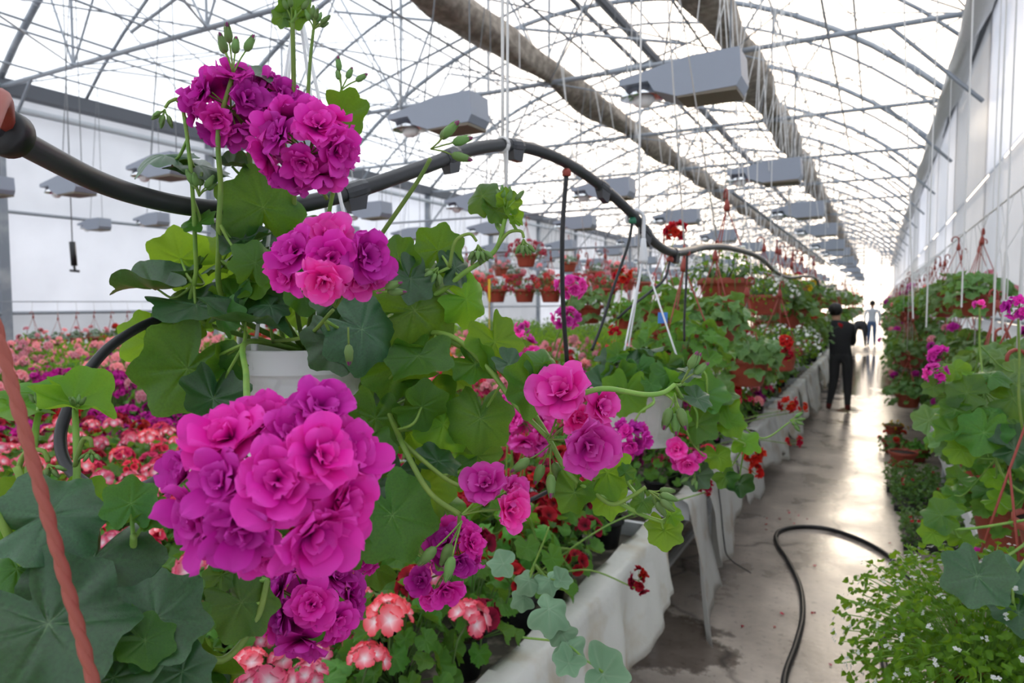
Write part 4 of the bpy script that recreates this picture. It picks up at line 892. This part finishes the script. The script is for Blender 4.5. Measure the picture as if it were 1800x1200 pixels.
# ------------------------------------------------------------------ hanging baskets along the path, on the right and on the rack
def basket_proto(kind,lod,var):
    K={'white':('oval','leaf_bright',150,.22,.15,.030,'white',22,.20),'ivy':('ivy','leaf_far',60,.23,.16,.058,None,0,.26),'ivyred':('ivy','leaf_far',60,.23,.15,.056,'red',5,.22),'ivypink':('ivy','leaf_far',60,.23,.15,.056,'magenta',4,.24),
       'zonal':('zonal','leaf_fresh',54,.21,.18,.055,None,0,.10),'begonia':('oval','leaf_far',80,.20,.16,.035,'begonia',16,.12),'yellow':('oval','leaf_bright',100,.20,.15,.034,'yellow',9,.12),'grey':('oval','leaf_grey',120,.21,.14,.03,None,0,.18),'small':('zonal','leaf_grey',36,.15,.14,.04,'lightpink',4,.04)}[kind]
    lk,lm,nl,rx,h,sz,hk,nh,dr=K; rnd=random.Random(var*31+nl+lod); P=[('pot',PT,None,0)]; z0=.16
    for i in range(3):
        q=.4+2*PI*i/3; t=MB(); tube(t,[(.148*math.cos(q),.148*math.sin(q),.14),(.146*math.cos(q),.146*math.sin(q),.17),(.004,0,.55)],.0035,5); P.append(('hanger_strap',t.mesh('hanger_strap','hook_red'),None,0))
    t=MB(); lathe(t,[(.016,.53),(.018,.55),(.008,.59)],8,tcap=True); tube(t,[(0,0,.58),(0,0,.62)]+[(.028-.028*math.cos(a),0,.62+.028*math.sin(a)) for a in np.linspace(.3,PI+.6,8)],.006,6); P.append(('hook',t.mesh('hook','hook_red'),None,0))
    f=MB(); st=MB()
    for X in leaf_spots(nl,rx,h,sz,rnd,z0,droop=dr):
        a=rnd.choice(LOW[lk]) if lod else rnd.choice(MID[lk] if lk in MID else LOW[lk]); f.add(a[0],a[1],X,a[2])
        if rnd.random()<.5: tube(st,smooth([(X[0,3]*.3,X[1,3]*.3,z0),(X[0,3]*.8,X[1,3]*.8,z0+.06),X[:3,3]],3),[.003,.0016],4)
    P.append(('stems',st.mesh('stems','stem_dark'),None,1))
    P.append(('foliage',f.mesh('foliage',lm),None,1))
    if hk:
        fs=[]
        for d in fib(nh,-.1,1.):
            p=np.array([d[0]*rx*.98,d[1]*rx*.98,z0+(h*d[2]*.9-.03 if d[2]>0 else dr*d[2]*1.6)]); fs.append(frame(p,nz(d+np.array([0,0,.45])),(rnd.uniform(-1,1),rnd.uniform(-1,1),0),rnd.uniform(.85,1.2)))
        if lod==0:
            for X in fs: P.append(('flower_head',rnd.choice(HEAD[hk]),X,0))
        else: P.append(('flowers',joined_heads(hk,fs,rnd).mesh('flowers'),None,1))
    return P
BP={}
BQ=[]
def basket(kind,x,y,z,s,label,group=None,lod=None,name='hanging_basket',top=None,mov=None):
    """note a basket down; settle() later moves the baskets of the rows apart and builds them all. mov = x range it may move in"""
    D=pj((x,y,z))[2]; lod=(0 if D<5.2 else 1) if lod is None else lod
    BQ.append(dict(kind=kind,lod=lod,v=rb.randrange(2),x=x,y=y,z=z,s=s,label=label,group=group,name=name,top=top,mov=mov,rz=rb.uniform(0,6.28)))
def settle(obst=()):
    n=len(BQ); X=np.array([[q['x'],q['y']] for q in BQ]); H=[.15,.175,.2,.3,.4,.5,.56,.6,.65]
    def pr(t): return .155*(.66+.34*t/.175)              # pot outline
    def col(q,z):                                        # pot, straps, hook, cord of q at height z
        t=(z-q['z'])/q['s']
        if t<-.005: return None
        if t<=.18: return pr(t)*q['s']
        if t<.55: return (.150*(.55-t)/.375+.016)*q['s']
        if t<.66: return .058*q['s']
        return .010 if q['top'] is not None and z<q['top'][2] else None
    def need(a,b):
        m=0
        for t in(0,.045,.09,.135,.178):
            z=b['z']+t*b['s']; c=col(a,z)
            if c is not None: m=max(m,c+pr(t)*b['s'])
        return m
    pairs={}
    for i in range(n):
        for j in range(i):
            if abs(X[i,1]-X[j,1])<1.1 and abs(X[i,0]-X[j,0])<.9:
                d=max(need(BQ[i],BQ[j]),need(BQ[j],BQ[i]))
                if d>0 and (BQ[i]['mov'] or BQ[j]['mov']): pairs[i,j]=d+.012
    for it in range(260):
        bad=0
        for (i,j),d in pairs.items():
            dx,dy=X[i]-X[j]; l=math.hypot(dx,dy)
            if l>=d: continue
            bad+=1
            if l<1e-3: dx,dy,l=.2,1.,1.02
            p=np.array([dx,dy*1.25])/l*(d-l)*.55; mi,mj=BQ[i]['mov'],BQ[j]['mov']
            if mi: X[i]+=p if mj is None else p*.5
            if mj: X[j]-=p if mi is None else p*.5
        for ox,oy,orad,z0,z1 in obst:
            for i,q in enumerate(BQ):
                if q['mov'] and q['z']<z1 and q['z']+.2*q['s']>z0:
                    v=X[i]-np.array([ox,oy]); l=math.hypot(*v); d=orad+.165*q['s']
                    if l<d: X[i]+=v/max(l,1e-3)*(d-l)
        for i,q in enumerate(BQ):
            if q['mov']: X[i,0]=min(max(X[i,0],q['mov'][0]),q['mov'][1])
        if not bad: break
    print('baskets',n,'pairs still too close',bad,'rounds',it)
    for (x,y),q in zip(X,BQ):
        k=(q['kind'],q['lod'],q['v'])
        if k not in BP: BP[k]=basket_proto(*k)
        z,s,rz=q['z'],q['s'],q['rz']; o=place(BP[k],q['name'],q['label'],'hanging plant',q['group'],TR(x,y,z,rz,s)); top=q['top']
        if top is not None:      # cord from the hook, straight up past the other pots, then to what carries it
            t=np.array([wire_x(top[0]) if top[2]>ZE else top[0],y+top[1],top[2]])
            hk=np.array([x,y,z])+s*np.array([.028*math.cos(rz),.028*math.sin(rz),.645])
            for oy in(0,.6,-.6,1.1,-1.1):               # lead the cord past the lamps
                if t[2]<ZE: break
                k0=np.array([hk[0],hk[1],max(hk[2],1.96)]); e=t+np.array([0,oy,0]); cl=0
                for lx,ly,lz in LAMPS:
                    for zz in(lz-.1,lz,lz+.14):
                        m=k0+(e-k0)*(zz-k0[2])/(e[2]-k0[2]); cl|=abs(m[0]-lx)<.33 and abs(m[1]-ly)<.14
                if not cl: t=e; break
            if t[2]>hk[2]+.02:
                P=[hk]+([np.array([hk[0],hk[1],1.96])] if hk[2]<1.9 and t[2]>2.0 else [])+[t]
                mb=MB(); tube(mb,P,.0035,6); me=mb.mesh('cord','white_cord'); c=link('cord',me,o); c.matrix_basis=Matrix(TR(x,y,z,rz,s).tolist()).inverted()
rb=random.Random(77)
def pb(kind,u,v,D,s,label,group=None,top=None,dx=0):
    p=atd(u,v,D); p[0]+=dx; return basket(kind,p[0],p[1],p[2]-.085*s,s,label,group,top=top or (p[0],0,ZE+.06))
pb('white',1275,517,4.2,1.14,'large terracotta hanging pot topped with small white flowers beside the pipe')
pb('white',1368,630,4.9,.98,'terracotta pot of trailing white flowers hanging over the wavy white cloth',top=(-.62,0,1.975))
pb('zonal',1200,650,2.85,.92,'terracotta pot of leafy geranium hanging behind the fluted white pot')
pb('ivyred',1310,652,3.9,.95,'terracotta pot of leafy red geranium hanging below the large white-flowered pot')
pb('zonal',1165,565,4.0,.9,'terracotta pot of scalloped geranium hanging above the bench beyond the white pot')
pb('ivy',1255,588,3.3,.8,'terracotta hanging pot of ivy geranium just under the large white-flowered pot',top=(-.97,-.6,ZE+.06))
pb('ivy',1410,560,6.3,1.05,'hanging pot overgrown with ivy geranium beside a yellow flowering one',dx=-.10)
pb('yellow',1392,520,6.9,.9,'hanging pot with bright yellow flowers among green baskets')
LK=['white','ivy','ivyred','ivy','white','zonal','ivy']
y=5.9; i=0
while y<33:
    for lev,zb in enumerate((1.66,1.18,.86)):
        if lev==2 and y>14: continue
        k=LK[(i*3+lev*2)%7]; x=-.86+rb.uniform(-.10,.06)-(.26 if lev==2 else 0)
        if 11.0<y<13.2 and lev<3: x-=.22
        basket(k,x,5.9+(y-5.9)*1.12+rb.uniform(-.1,.1)+(.3 if lev==1 else 0),zb+rb.uniform(-.05,.05),rb.uniform(.95,1.12),{'white':'white-flecked','ivy':'ivy-leaved green','ivyred':'red-flowered leafy','zonal':'scallop-leaved bright green'}[k]+' hanging basket in the dense row over the bench ends','%s baskets over the bench ends'%k,top=(-.86,0,2.46) if lev<2 else (-.97,0,ZE+.06),mov=(-1.02,-.74) if lev<2 else (-1.30,-1.02))
    for xx in(-1.5,-2.2):
        if y<16: basket(rb.choice(['ivy','white','zonal','grey']),xx-.15+rb.uniform(-.1,.1),5.9+(y-5.9)*1.12+rb.uniform(-.2,.2),1.45+rb.uniform(-.15,.15),rb.uniform(.85,1.05),'hanging basket in the rows behind those over the bench ends','baskets behind the bench ends',top=(xx,0,ZE+.06),mov=(xx-.4,xx-.02))
    y+=.58 if y<12 else 1.0; i+=1
# rail pipes that carry the rows
for x,z,lab in((-.86,2.46,'thin steel pipe carrying the baskets over the bench ends'),(.66,2.36,'thin steel pipe carrying the baskets along the right wall'),):
    tag(bar('basket_rail',(x,4.6 if x<0 else 2.0,z),(x,YB,z),.012 if x<0 else .006,'steel' if x<0 else 'white_cord'),lab,'pipe')
for x,z in((-.86,2.46),(.66,2.36)):
    for y in TY:
        if y>4.6: tag(bar('rail_cord',(x,y,z),(x,y,ZE if x<0 else 4.33),.004,'white_cord'),'white cord carrying a basket pipe from the roof truss','cord','cords carrying the basket pipes')
# right bench and its rows
b=thing('low_bench','low white metal bench full of pots along the right wall','bench',(0,0,0))
q=MB(); box(q,(.52,1.2,.40),(.98,46,.43)); link('tray',q.mesh('tray','bench_bed',False),b)
q=MB(); box(q,(.50,1.2,.39),(.545,46,.50)); link('rim',q.mesh('rim','white_plastic',False),b)
for y in np.arange(1.5,46,1.9):
    for x in(.56,.92): bar('leg',(x,y,0),(x,y,.41),.02,'bench',b)
RK=['ivy','ivy','zonal','ivy','ivypink','ivy','small','ivy']
y=2.45; i=0
while y<33:
    for lev,(zb,ymin,x) in enumerate(((1.62,4.9,.66),(1.50,8.4,.40),(1.18,4.0,.66),(.96,8.0,.36),(.76,3.6,.70),(.428,2.3,.76),(.54,7.6,.38))):
        if y<ymin or (y>18 and lev in(4,6)): continue
        k=RK[(i*5+lev*3)%8]; s=rb.uniform(.88,1.02); xx=min(x+rb.uniform(-.06,.06),.68)
        if lev==5: xx=.70
        basket(k,xx,2.45+(y-2.45)*1.16+rb.uniform(-.06,.06)+(0,.2,.3,.1,.15,.42,.5)[lev],zb+(rb.uniform(-.04,.04) if lev<5 else 0),s,{'ivy':'ivy-leaved green basket','zonal':'scallop-leaved bright green basket','ivypink':'leafy basket with magenta flowers','small':'pale small-leaved basket with pink flowers'}[k]+' in the bank of plants along the right wall','%s baskets of the right bank'%k,top=(.66,0,2.36) if lev!=5 else None,mov=(.66,.70) if lev==5 else (.30,.70))
    y+=.58 if y<12 else 1.05; i+=1
# near right: terracotta pot, white-dotted alyssum, geranium leaves
p=atd(1792,922,2.3); basket('zonal',p[0],p[1],p[2]-.09,1.05,'large terracotta pot behind the white bench rim near the white-dotted alyssum',lod=0,top=(.66,max(0,2.05-p[1]),2.36))
p=atd(1740,800,3.0); basket('zonal',p[0],p[1],p[2]-.09,1.0,'bushy terracotta potted geranium at the near end of the right bench',lod=0,top=(.66,max(0,2.05-p[1]),2.36))
p=atd(1806,700,2.52); basket('ivypink',p[0],p[1],p[2]-.09,.95,'hanging geranium with pink flower head by the near white cords',lod=0,top=(.66,max(0,2.05-p[1]),2.36))
H=Hero('hanging_geranium','ivy geranium with tall pink flower stalks hanging over the white-dotted alyssum','hanging plant',atd(1800,930,1.7))
cr=atd(1880,900,1.75); H.part('pot',PT,TR(cr[0],cr[1],cr[2]-.16,0,.8)); H.anch=[cr]
for q in(.3,2.4,4.5):
    t=MB(); tube(t,[(cr[0]+.119*math.cos(q),cr[1]+.119*math.sin(q),cr[2]-.04),(cr[0],cr[1],cr[2]+.42),(.66,2.03,2.36)],.003,6); H.part('hanger_strap',t.mesh('hanger_strap','hook_red'))
for st in([cr,(1760,985,1.55),(1715,1010,1.45)],[cr,(1690,930,1.6),(1660,905,1.6)],[cr,(1800,760,1.7),(1792,620,1.7),(1790,560,1.7)],[cr,(1790,1000,1.5),(1780,1060,1.45)],[cr,(1770,800,1.8),(1700,720,1.9),(1660,690,1.95)],[cr,(1760,830,1.8),(1725,640,2.0),(1722,540,2.0)]): H.vine(st,.004,.0026)
H.cluster(1792,540,1.7,30,22,10,'petal_magenta',.5,seed=3,mixm='petal_pink'); H.cluster(1645,655,1.95,22,18,8,'petal_magenta',.5,seed=4,mixm='petal_pink')
H.cluster(1722,535,2.0,10,9,3,'petal_pink',.7,seed=4)
for a in((1718,1012,1.42,62,190,0,.4,'leaf_blue'),(1655,905,1.6,36,300,-.2,.6,'leaf'),(1690,945,1.6,26,30,0,.8,'leaf_bright'),(1775,1010,1.5,46,60,.2,.7,'leaf_blue'),(1790,1075,1.45,50,150,.2,.8,'leaf_blue'),(1640,935,1.6,26,220,-.2,.3,'leaf_bright'),(1700,690,1.9,50,300,0,.5,'leaf'),(1740,660,1.9,46,20,0,1.4,'leaf'),(1780,700,1.85,52,120,.1,.7,'leaf'),(1680,650,1.95,34,330,0,.9,'leaf_bright'),(1730,760,1.8,60,200,-.2,.3,'leaf'),(1785,790,1.75,58,100,.1,.6,'leaf_blue'),(1690,790,1.85,40,220,-.2,.6,'leaf_bright'),(1680,720,1.9,36,260,-.2,.9,'leaf'),(1640,680,1.95,26,250,-.3,.6,'leaf')): H.leaf(a[0],a[1],a[2],a[3]*(.78 if a[2]>1.65 else 1),*a[4:],kind='round')
for i in range(46):
    u,v=rb.uniform(1625,1800),rb.uniform(640,890); H.leaf(u,v,rb.uniform(1.85,2.35),rb.uniform(18,34),rb.uniform(0,360),rb.uniform(-.4,.4),rb.uniform(.3,1.6),rb.choice(['leaf','leaf_far','leaf_bright']),'round')
H.done()
pa=atd(1722,1135,1.6); A=thing('hanging_basket','mound of tiny-leaved alyssum dotted with white flowers above the hose','hanging plant',(pa[0],pa[1],pa[2]-.1))
link('pot',PT,A,TR(.05,.05,-.2,0,.9))
for q in(.9,3.0,5.1):
    t=MB(); B=np.array([pa[0],pa[1],pa[2]-.1]); tube(t,[(.05+.134*math.cos(q),.05+.134*math.sin(q),-.06),(.06,.12,.5),np.array([.66,2.62,2.36])-B],.003,6); link('hanger_strap',t.mesh('hanger_strap','hook_red'),A)
f=MB(); st=MB(); fw=MB(); ra=random.Random(4); S1=[floret_single(random.Random(i),4,.3,.45,2,2,.1) for i in range(2)]
for d in fib(2600,-.75,1.):
    q=ra.uniform(.55,1.12); p=np.array([d[0]*.31*q+.03,d[1]*.31*q+.03,.06+d[2]*.25*q]); a=ra.choice(LOW['oval']); f.add(a[0],a[1],frame(p,nz(d+np.array([ra.uniform(-.8,.8),ra.uniform(-.8,.8),.7])),(ra.uniform(-1,1),ra.uniform(-1,1),.1),ra.uniform(.016,.030)),a[2])
    if ra.random()<.2: tube(st,smooth([(p[0]*.2,p[1]*.2,.05),p*.6+np.array([0,0,.04]),p],3),.0012,4)
for d in fib(260,-.6,1.):
    q=ra.uniform(.92,1.12); p=np.array([d[0]*.315*q+.03,d[1]*.315*q+.03,.06+d[2]*.26*q])
    for _ in range(3):
        s=ra.choice(S1); fw.add(np.concatenate(s.v),s.f,frame(p+np.array([ra.uniform(-.006,.006) for _ in range(3)]),nz(d+np.array([0,0,.4])),(ra.uniform(-1,1),ra.uniform(-1,1),.2),ra.uniform(.0035,.0055)),np.concatenate(s.t))
stuff(link('foliage',f.mesh('foliage','leaf_bright'),A)); stuff(link('stems',st.mesh('stems','stem'),A)); stuff(link('flowers',fw.mesh('flowers','petal_white'),A))
# trays and pots standing on the floor at the right edge of the path
def floor_tray(x,y,lab,seed):
    t=thing('seedling_tray',lab,'seedling tray',(x,y,0)); q=MB(); box(q,(-.2,-.28,0),(.2,.28,.05)); link('tray',q.mesh('tray','black_pot',False),t); f=MB(); fw=MB(); ra=random.Random(seed)
    for i in range(620):
        p=np.array([ra.uniform(-.22,.22),ra.uniform(-.3,.3),.05+ra.uniform(0,.16)]); a=ra.choice(LOW['oval']); f.add(a[0],a[1],frame(p,(ra.uniform(-.6,.6),ra.uniform(-.6,.6),1),(ra.uniform(-1,1),ra.uniform(-1,1),.2),ra.uniform(.022,.045)),a[2])
    for i in range(7):
        s=SGL[0]; fw.add(np.concatenate(s.v),s.f,frame(np.array([ra.uniform(-.2,.2),ra.uniform(-.25,.25),.20]),(ra.uniform(-.6,.6),-.6,1),(1,0,0),.014),np.concatenate(s.t))
    stuff(link('foliage',f.mesh('foliage','leaf_far'),t)); stuff(link('flowers',fw.mesh('flowers','petal_red'),t))
floor_tray(.40,5.75,'low seedling tray on the floor, beside the white bench rim',1); floor_tray(.36,6.75,'low seedling tray on the floor, close to the round terracotta pots',2); floor_tray(.31,7.36,'sparse seedling tray half hidden behind the nearer tray on the floor',3)
for x,y,k,s,l in((.27,8.3,None,.95,'empty terracotta pot standing on the floor at the path edge'),(.20,9.0,'ivyred',.9,'terracotta pot of small red flowers on the floor by the empty pot'),(.40,8.64,'zonal',.9,'leafy terracotta pot standing on the floor behind the empty pot'),(.22,10.2,'yellow',.8,'pot of yellow flowers standing on the floor at the path edge')):
    t=thing('floor_pot',l,'pot',(x,y,0)); link('pot',PT,t,TR(0,0,0,0,s))
    if k:
        for nm,me,X,sf in basket_proto(k,1,1):
            if nm in('foliage','flowers','stems'): stuff(link(nm,me,t,TR(0,0,0,0,s*.75)))
# ------------------------------------------------------------------ begonia rack over the far benches
YR=8.0
def xat(u): w=ray(u,530); return w[0]*YR/w[1]
for i,u in enumerate((770,822,872,922,968,1016,1064)):
    basket('begonia',xat(u),YR,1.74,1.02,'terracotta basket of small coral red flowers in the row on the rack','begonia baskets on the rack',lod=1,top=(xat(u),0,2.42))
basket('begonia',xat(937),YR-.2,2.19,.98,'terracotta basket of coral red flowers hanging above the others on the rack',lod=1,top=(xat(937),0,2.86))
tag(bar('basket_rail',(xat(700),YR,2.42),(xat(1120),YR,2.42),.014,'steel'),'short steel pipe carrying the coral red flower baskets','pipe')
tag(bar('basket_rail',(xat(700),YR-.2,2.86),(xat(1120),YR-.2,2.86),.014,'steel'),'short steel pipe carrying the highest coral red basket','pipe')
for u in(705,1115):
    for dy in(0,-.2): tag(bar('rail_cord',(xat(u),YR+dy,2.42 if dy==0 else 2.86),(xat(u),YR+dy,ZE+.02),.004,'white_cord'),'white cord carrying the begonia rack from the roof','cord','cords carrying the begonia rack')
for i,(u,v,D) in enumerate(((845,500,13),(905,492,13.5),(960,498,14),(1047,487,14),(1062,505,13),(1000,470,15),(880,478,16),(1100,500,12),(820,505,12),(1085,480,16),(1130,505,14))):
    p=atd(u,v,D); basket('small',p[0],p[1],p[2]-.1,1.25,'small pale leafy basket hanging far behind the begonia rack','small baskets behind the begonia rack',lod=1,top=(p[0],0,ZE+.06),mov=(p[0]-.5,p[0]+.5))
for i,(u,v) in enumerate(((150,592),(172,590),(203,590),(222,588),(240,592),(262,590),(60,594),(110,596))):
    w=ray(u,v); p=CAM+w*(-11.3/w[0]); basket('small',p[0],p[1],p[2]-.15,.85,'small hanging pot with red hook against the left polycarbonate wall','small pots against the left wall',lod=1,top=(-11.3,0,1.75),mov=(-11.36,-11.24))
tag(bar('basket_rail',(-11.3,4.5,1.75),(-11.3,10.5,1.75),.008,'steel'),'thin steel pipe with small pots along the left wall','pipe')
settle([(-1.08,12.22,.13,.80,1.2),(-.5,11.95,.32,.0,1.75),(-.52,12.3,.16,.8,1.2),(-.22,30.4,.34,0,1.8),(-.62,29.9,.4,0,1.2)])
# yellow label stick on the rack
p=atd(860,510,7.3); m_=MB(); box(m_,(-.012,-.002,-.12),(.012,.002,.12)); box(m_,(-.004,-.002,-1.1),(.004,.002,-.1)); tag(link('plant_label',m_.mesh('plant_label','tag_yellow',False),None,TR(*p,YAW)),'yellow upright plant label stick in front of the begonia baskets','label')
for (u,v,D,mt,l) in((1165,556,2.0,'tag_blue','small blue plant label tag among leaves behind hanger wires'),(983,917,2.6,'tag_white','small white plant label tag beside the dark red pelargoniums')):
    p=atd(u,v,D); m_=MB(); box(m_,(-.014,-.001,-.02),(.014,.001,.012)); tag(link('plant_label',m_.mesh('plant_label',mt,False),None,TR(*p,YAW)),l,'label')
# dangling black weight on a cord at the left
w=MB(); p=atd(127,425,7.2); tube(w,[p,(p[0],p[1],5.02)],.006,5,'grey_cord'); tube(w,[p,p+np.array([.02,0,-.25])],.03,8,'rubber'); tube(w,[p+np.array([.02,0,-.25]),p+np.array([.03,0,-.3])],.012,6,'rubber'); tube(w,[p+np.array([-.05,0,-.3]),p+np.array([.10,0,-.31])],.014,6,'rubber')
tag(link('pull_handle',w.mesh('pull_handle')),'black pull handle dangling on a long cord before the left wall','handle')
# variegated trailing sprig on the first bench
H=Hero('trailing_sprig','grey-green variegated sprig trailing over the stained bench cloth','sprig',atd(930,1080,1.25)); pts=[(930,1080,1.25),(960,1100,1.22),(985,1108,1.2)]
H.vine([(900,1070,1.35),(935,1000,1.28),(960,940,1.25),(965,925,1.25)],.0022,.0016); H.vine([(920,1120,1.3),(990,1130,1.2),(1030,1160,1.15),(1060,1180,1.12)],.0022,.0016)
for a in((965,1070,1.2,42,130,.2,.8),(985,1110,1.2,30,160,.1,.8),(1000,1140,1.18,34,130,.2,.6),(1060,1185,1.12,48,110,.2,.8),(885,990,1.3,30,280,0,.8),(965,1020,1.27,26,170,.2,.3),(930,1020,1.27,26,220,.1,.6),(985,1020,1.26,22,90,.3,.6),(920,1050,1.28,24,240,0,.6),(1000,1165,1.16,30,210,0,.6)): H.leaf(*a,'leaf_varieg','ivy')
H.done()
# ------------------------------------------------------------------ hose on the path
mb=MB(); HP=[(1390,1300),(1378,1200),(1400,1130),(1411,1080),(1406,1030),(1385,985),(1366,955),(1368,935),(1400,926),(1450,928),(1500,943),(1545,965),(1580,993),(1605,1025),(1612,1050),(1590,1075),(1562,1095),(1551,1130),(1556,1175),(1568,1230),(1580,1300)]
tube(mb,smooth([atz(u,v,.016) for u,v in HP],8),.0155,10); tag(link('garden_hose',mb.mesh('garden_hose','rubber')),'black rubber hose looped on the concrete path','hose')
# ------------------------------------------------------------------ people on the path
def person(label,root,J,E_,mats,hairc,extra=None,sub=2):
    """one continuous skinned body: J name->(pos,radius), E_ edges; mats = function(z,x,y)->material index"""
    me=bpy.data.meshes.new('body'); nm=list(J); me.from_pydata([J[k][0] for k in nm],[(nm.index(a),nm.index(b)) for a,b in E_],[])
    tmp=bpy.data.objects.new('tmp',me); C.objects.link(tmp); sk=tmp.modifiers.new('s','SKIN'); sk.use_smooth_shade=True
    for i,k in enumerate(nm): v=me.skin_vertices[0].data[i]; r_=J[k][1]; v.radius=r_ if isinstance(r_,tuple) else (r_,r_); v.use_root=(k=='pelvis')
    sb=tmp.modifiers.new('b','SUBSURF'); sb.levels=sub; sb.render_levels=sub
    dg=bpy.context.evaluated_depsgraph_get(); em=bpy.data.meshes.new_from_object(tmp.evaluated_get(dg)); bpy.data.objects.remove(tmp)
    em.materials.clear()
    for m_ in mats[0]: em.materials.append(M[m_])
    for p in em.polygons: p.material_index=mats[1](p.center); p.use_smooth=True
    em.name='person'; o=link('person',em); o.location=root; tag(o,label,'person')
    h=J['head'][0]; hb=MB(); sphere(hb,(h[0],h[1]+hairc[0],h[2]+hairc[1]),.105,10,'hair',(1,1.05,1.08)); link('hair',hb.mesh('hair'),o)
    if extra: extra(o)
    return o
def fingers(J,E_,w,base,dirv,side,s=1):
    """palm and five fingers from wrist joint w"""
    b=np.array(base); d=nz(dirv); q=nz(side); J[w+'_palm']=(tuple(b+d*.05),(.03,.016)); E_.append((w,w+'_palm'))
    for i,(off,l) in enumerate(((-.030,.07),(-.010,.082),(.010,.078),(.030,.062))):
        k='%s_f%d'%(w,i); J[k+'a']=(tuple(b+d*.09+q*off),.0095); J[k+'b']=(tuple(b+d*(.09+l*.6)+q*off*1.1+np.array([0,0,-.012])),.0085); E_+=[(w+'_palm',k+'a'),(k+'a',k+'b')]
    J[w+'_t']=(tuple(b+d*.06-q*.055),.0095); J[w+'_tb']=(tuple(b+d*.095-q*.065),.0085); E_+=[(w+'_palm',w+'_t'),(w+'_t',w+'_tb')]
# gardener in black reaching into the bench, back to us
J={'pelvis':((0,0,.92),(.155,.12)),'waist':((-.01,.02,1.08),(.14,.10)),'chest':((-.05,.05,1.28),(.165,.115)),'neck':((-.08,.08,1.44),.055),'head0':((-.095,.10,1.52),.07),'head':((-.105,.12,1.60),.088),
 'hipl':((-.09,.0,.86),.10),'kneel':((-.10,.04,.48),.072),'anklel':((-.16,.02,.10),.045),'toel':((-.17,.16,.04),.042),'hipr':((.09,0,.86),.10),'kneer':((.10,.03,.47),.072),'ankler':((.11,-.02,.10),.045),'toer':((.12,.13,.04),.042),
 'shl':((-.22,.06,1.37),.062),'ell':((-.40,.16,1.16),.048),'wrl':((-.56,.28,1.04),.032),'shr':((.13,.06,1.37),.062),'elr':((.17,.14,1.10),.048),'wrr':((-.02,.34,1.02),.032)}
E_=[('pelvis','waist'),('waist','chest'),('chest','neck'),('neck','head0'),('head0','head'),('pelvis','hipl'),('hipl','kneel'),('kneel','anklel'),('anklel','toel'),('pelvis','hipr'),('hipr','kneer'),('kneer','ankler'),('ankler','toer'),('chest','shl'),('shl','ell'),('ell','wrl'),('chest','shr'),('shr','elr'),('elr','wrr')]
fingers(J,E_,'wrl',(-.56,.28,1.04),(-.8,.5,-.25),(.5,.8,0)); fingers(J,E_,'wrr',(-.02,.34,1.02),(-.6,.7,-.2),(.7,.6,0))
def m1(c): return 3 if c.z<.13 else 1 if c.z<.93 else 2 if (c.z>1.46 or (c.z<1.10 and (c.x<-.50 or c.y>.31))) else 0
person('person in black top and trousers with red shoes, reaching into the bench, seen from behind',(-.50,11.9,0),J,E_,(['black_cloth','trousers','skin','shoe_red'],m1),(-.03,.025))
# far pair
J2={'pelvis':((0,0,.94),(.17,.13)),'waist':((0,.14,.98),(.15,.11)),'chest':((0,.38,.90),(.17,.12)),'neck':((0,.52,.82),.055),'head0':((0,.58,.78),.07),'head':((0,.64,.74),.088),
 'hipl':((-.11,0,.86),.10),'kneel':((-.17,-.02,.48),.07),'anklel':((-.20,0,.09),.045),'toel':((-.21,.13,.04),.042),'hipr':((.11,0,.86),.10),'kneer':((.17,-.02,.48),.07),'ankler':((.2,0,.09),.045),'toer':((.21,.13,.04),.042),
 'shl':((-.19,.42,.86),.06),'ell':((-.24,.46,.60),.046),'wrl':((-.2,.5,.36),.032),'shr':((.19,.42,.86),.06),'elr':((.24,.46,.6),.046),'wrr':((.2,.5,.36),.032)}
E2=[e for e in E_ if 'wrl_' not in e[1] and 'wrr_' not in e[1]]
E2b=list(E2); fingers(J2,E2b,'wrl',(-.2,.5,.36),(0,.2,-1),(1,0,0)); fingers(J2,E2b,'wrr',(.2,.5,.36),(0,.2,-1),(-1,0,0))
person('person in dark clothes bending over on the path beside the standing white-shirted one',(-.62,29.6,0),J2,E2b,(['black_cloth','trousers','skin'],lambda c:2 if c.z<.40 and c.y>.42 else 0 if c.y>.03 else 1),(-.02,.0))
J3={k:(v[0],v[1]) for k,v in J.items() if '_' not in k}
for k,v in {'pelvis':(0,0,.95),'waist':(0,0,1.1),'chest':(0,0,1.32),'neck':(0,0,1.50),'head0':(0,.01,1.58),'head':(0,.02,1.67),'hipl':(-.09,0,.89),'kneel':(-.1,.02,.5),'anklel':(-.11,0,.1),'toel':(-.12,.13,.04),'hipr':(.09,0,.89),'kneer':(.1,.02,.5),'ankler':(.11,0,.1),'toer':(.12,.13,.04),'shl':(-.19,0,1.43),'ell':(-.26,-.02,1.16),'wrl':(-.24,.1,.94),'shr':(.19,0,1.43),'elr':(.26,-.02,1.16),'wrr':(.24,.1,.94)}.items(): J3[k]=(v,J3[k][1])
E3=list(E2); fingers(J3,E3,'wrl',(-.24,.1,.94),(0,.4,-1),(1,0,0)); fingers(J3,E3,'wrr',(.24,.1,.94),(0,.4,-1),(-1,0,0))
person('standing person in white shirt and blue jeans at the far end of the path',(-.22,30.4,0),J3,E3,(['white_shirt','jeans','skin','black_cloth'],lambda c:2 if c.z>1.50 or (abs(c.x)>.19 and c.z<.97) else 0 if c.z>.97 else 3 if c.z<.1 else 1),(-.02,.03))
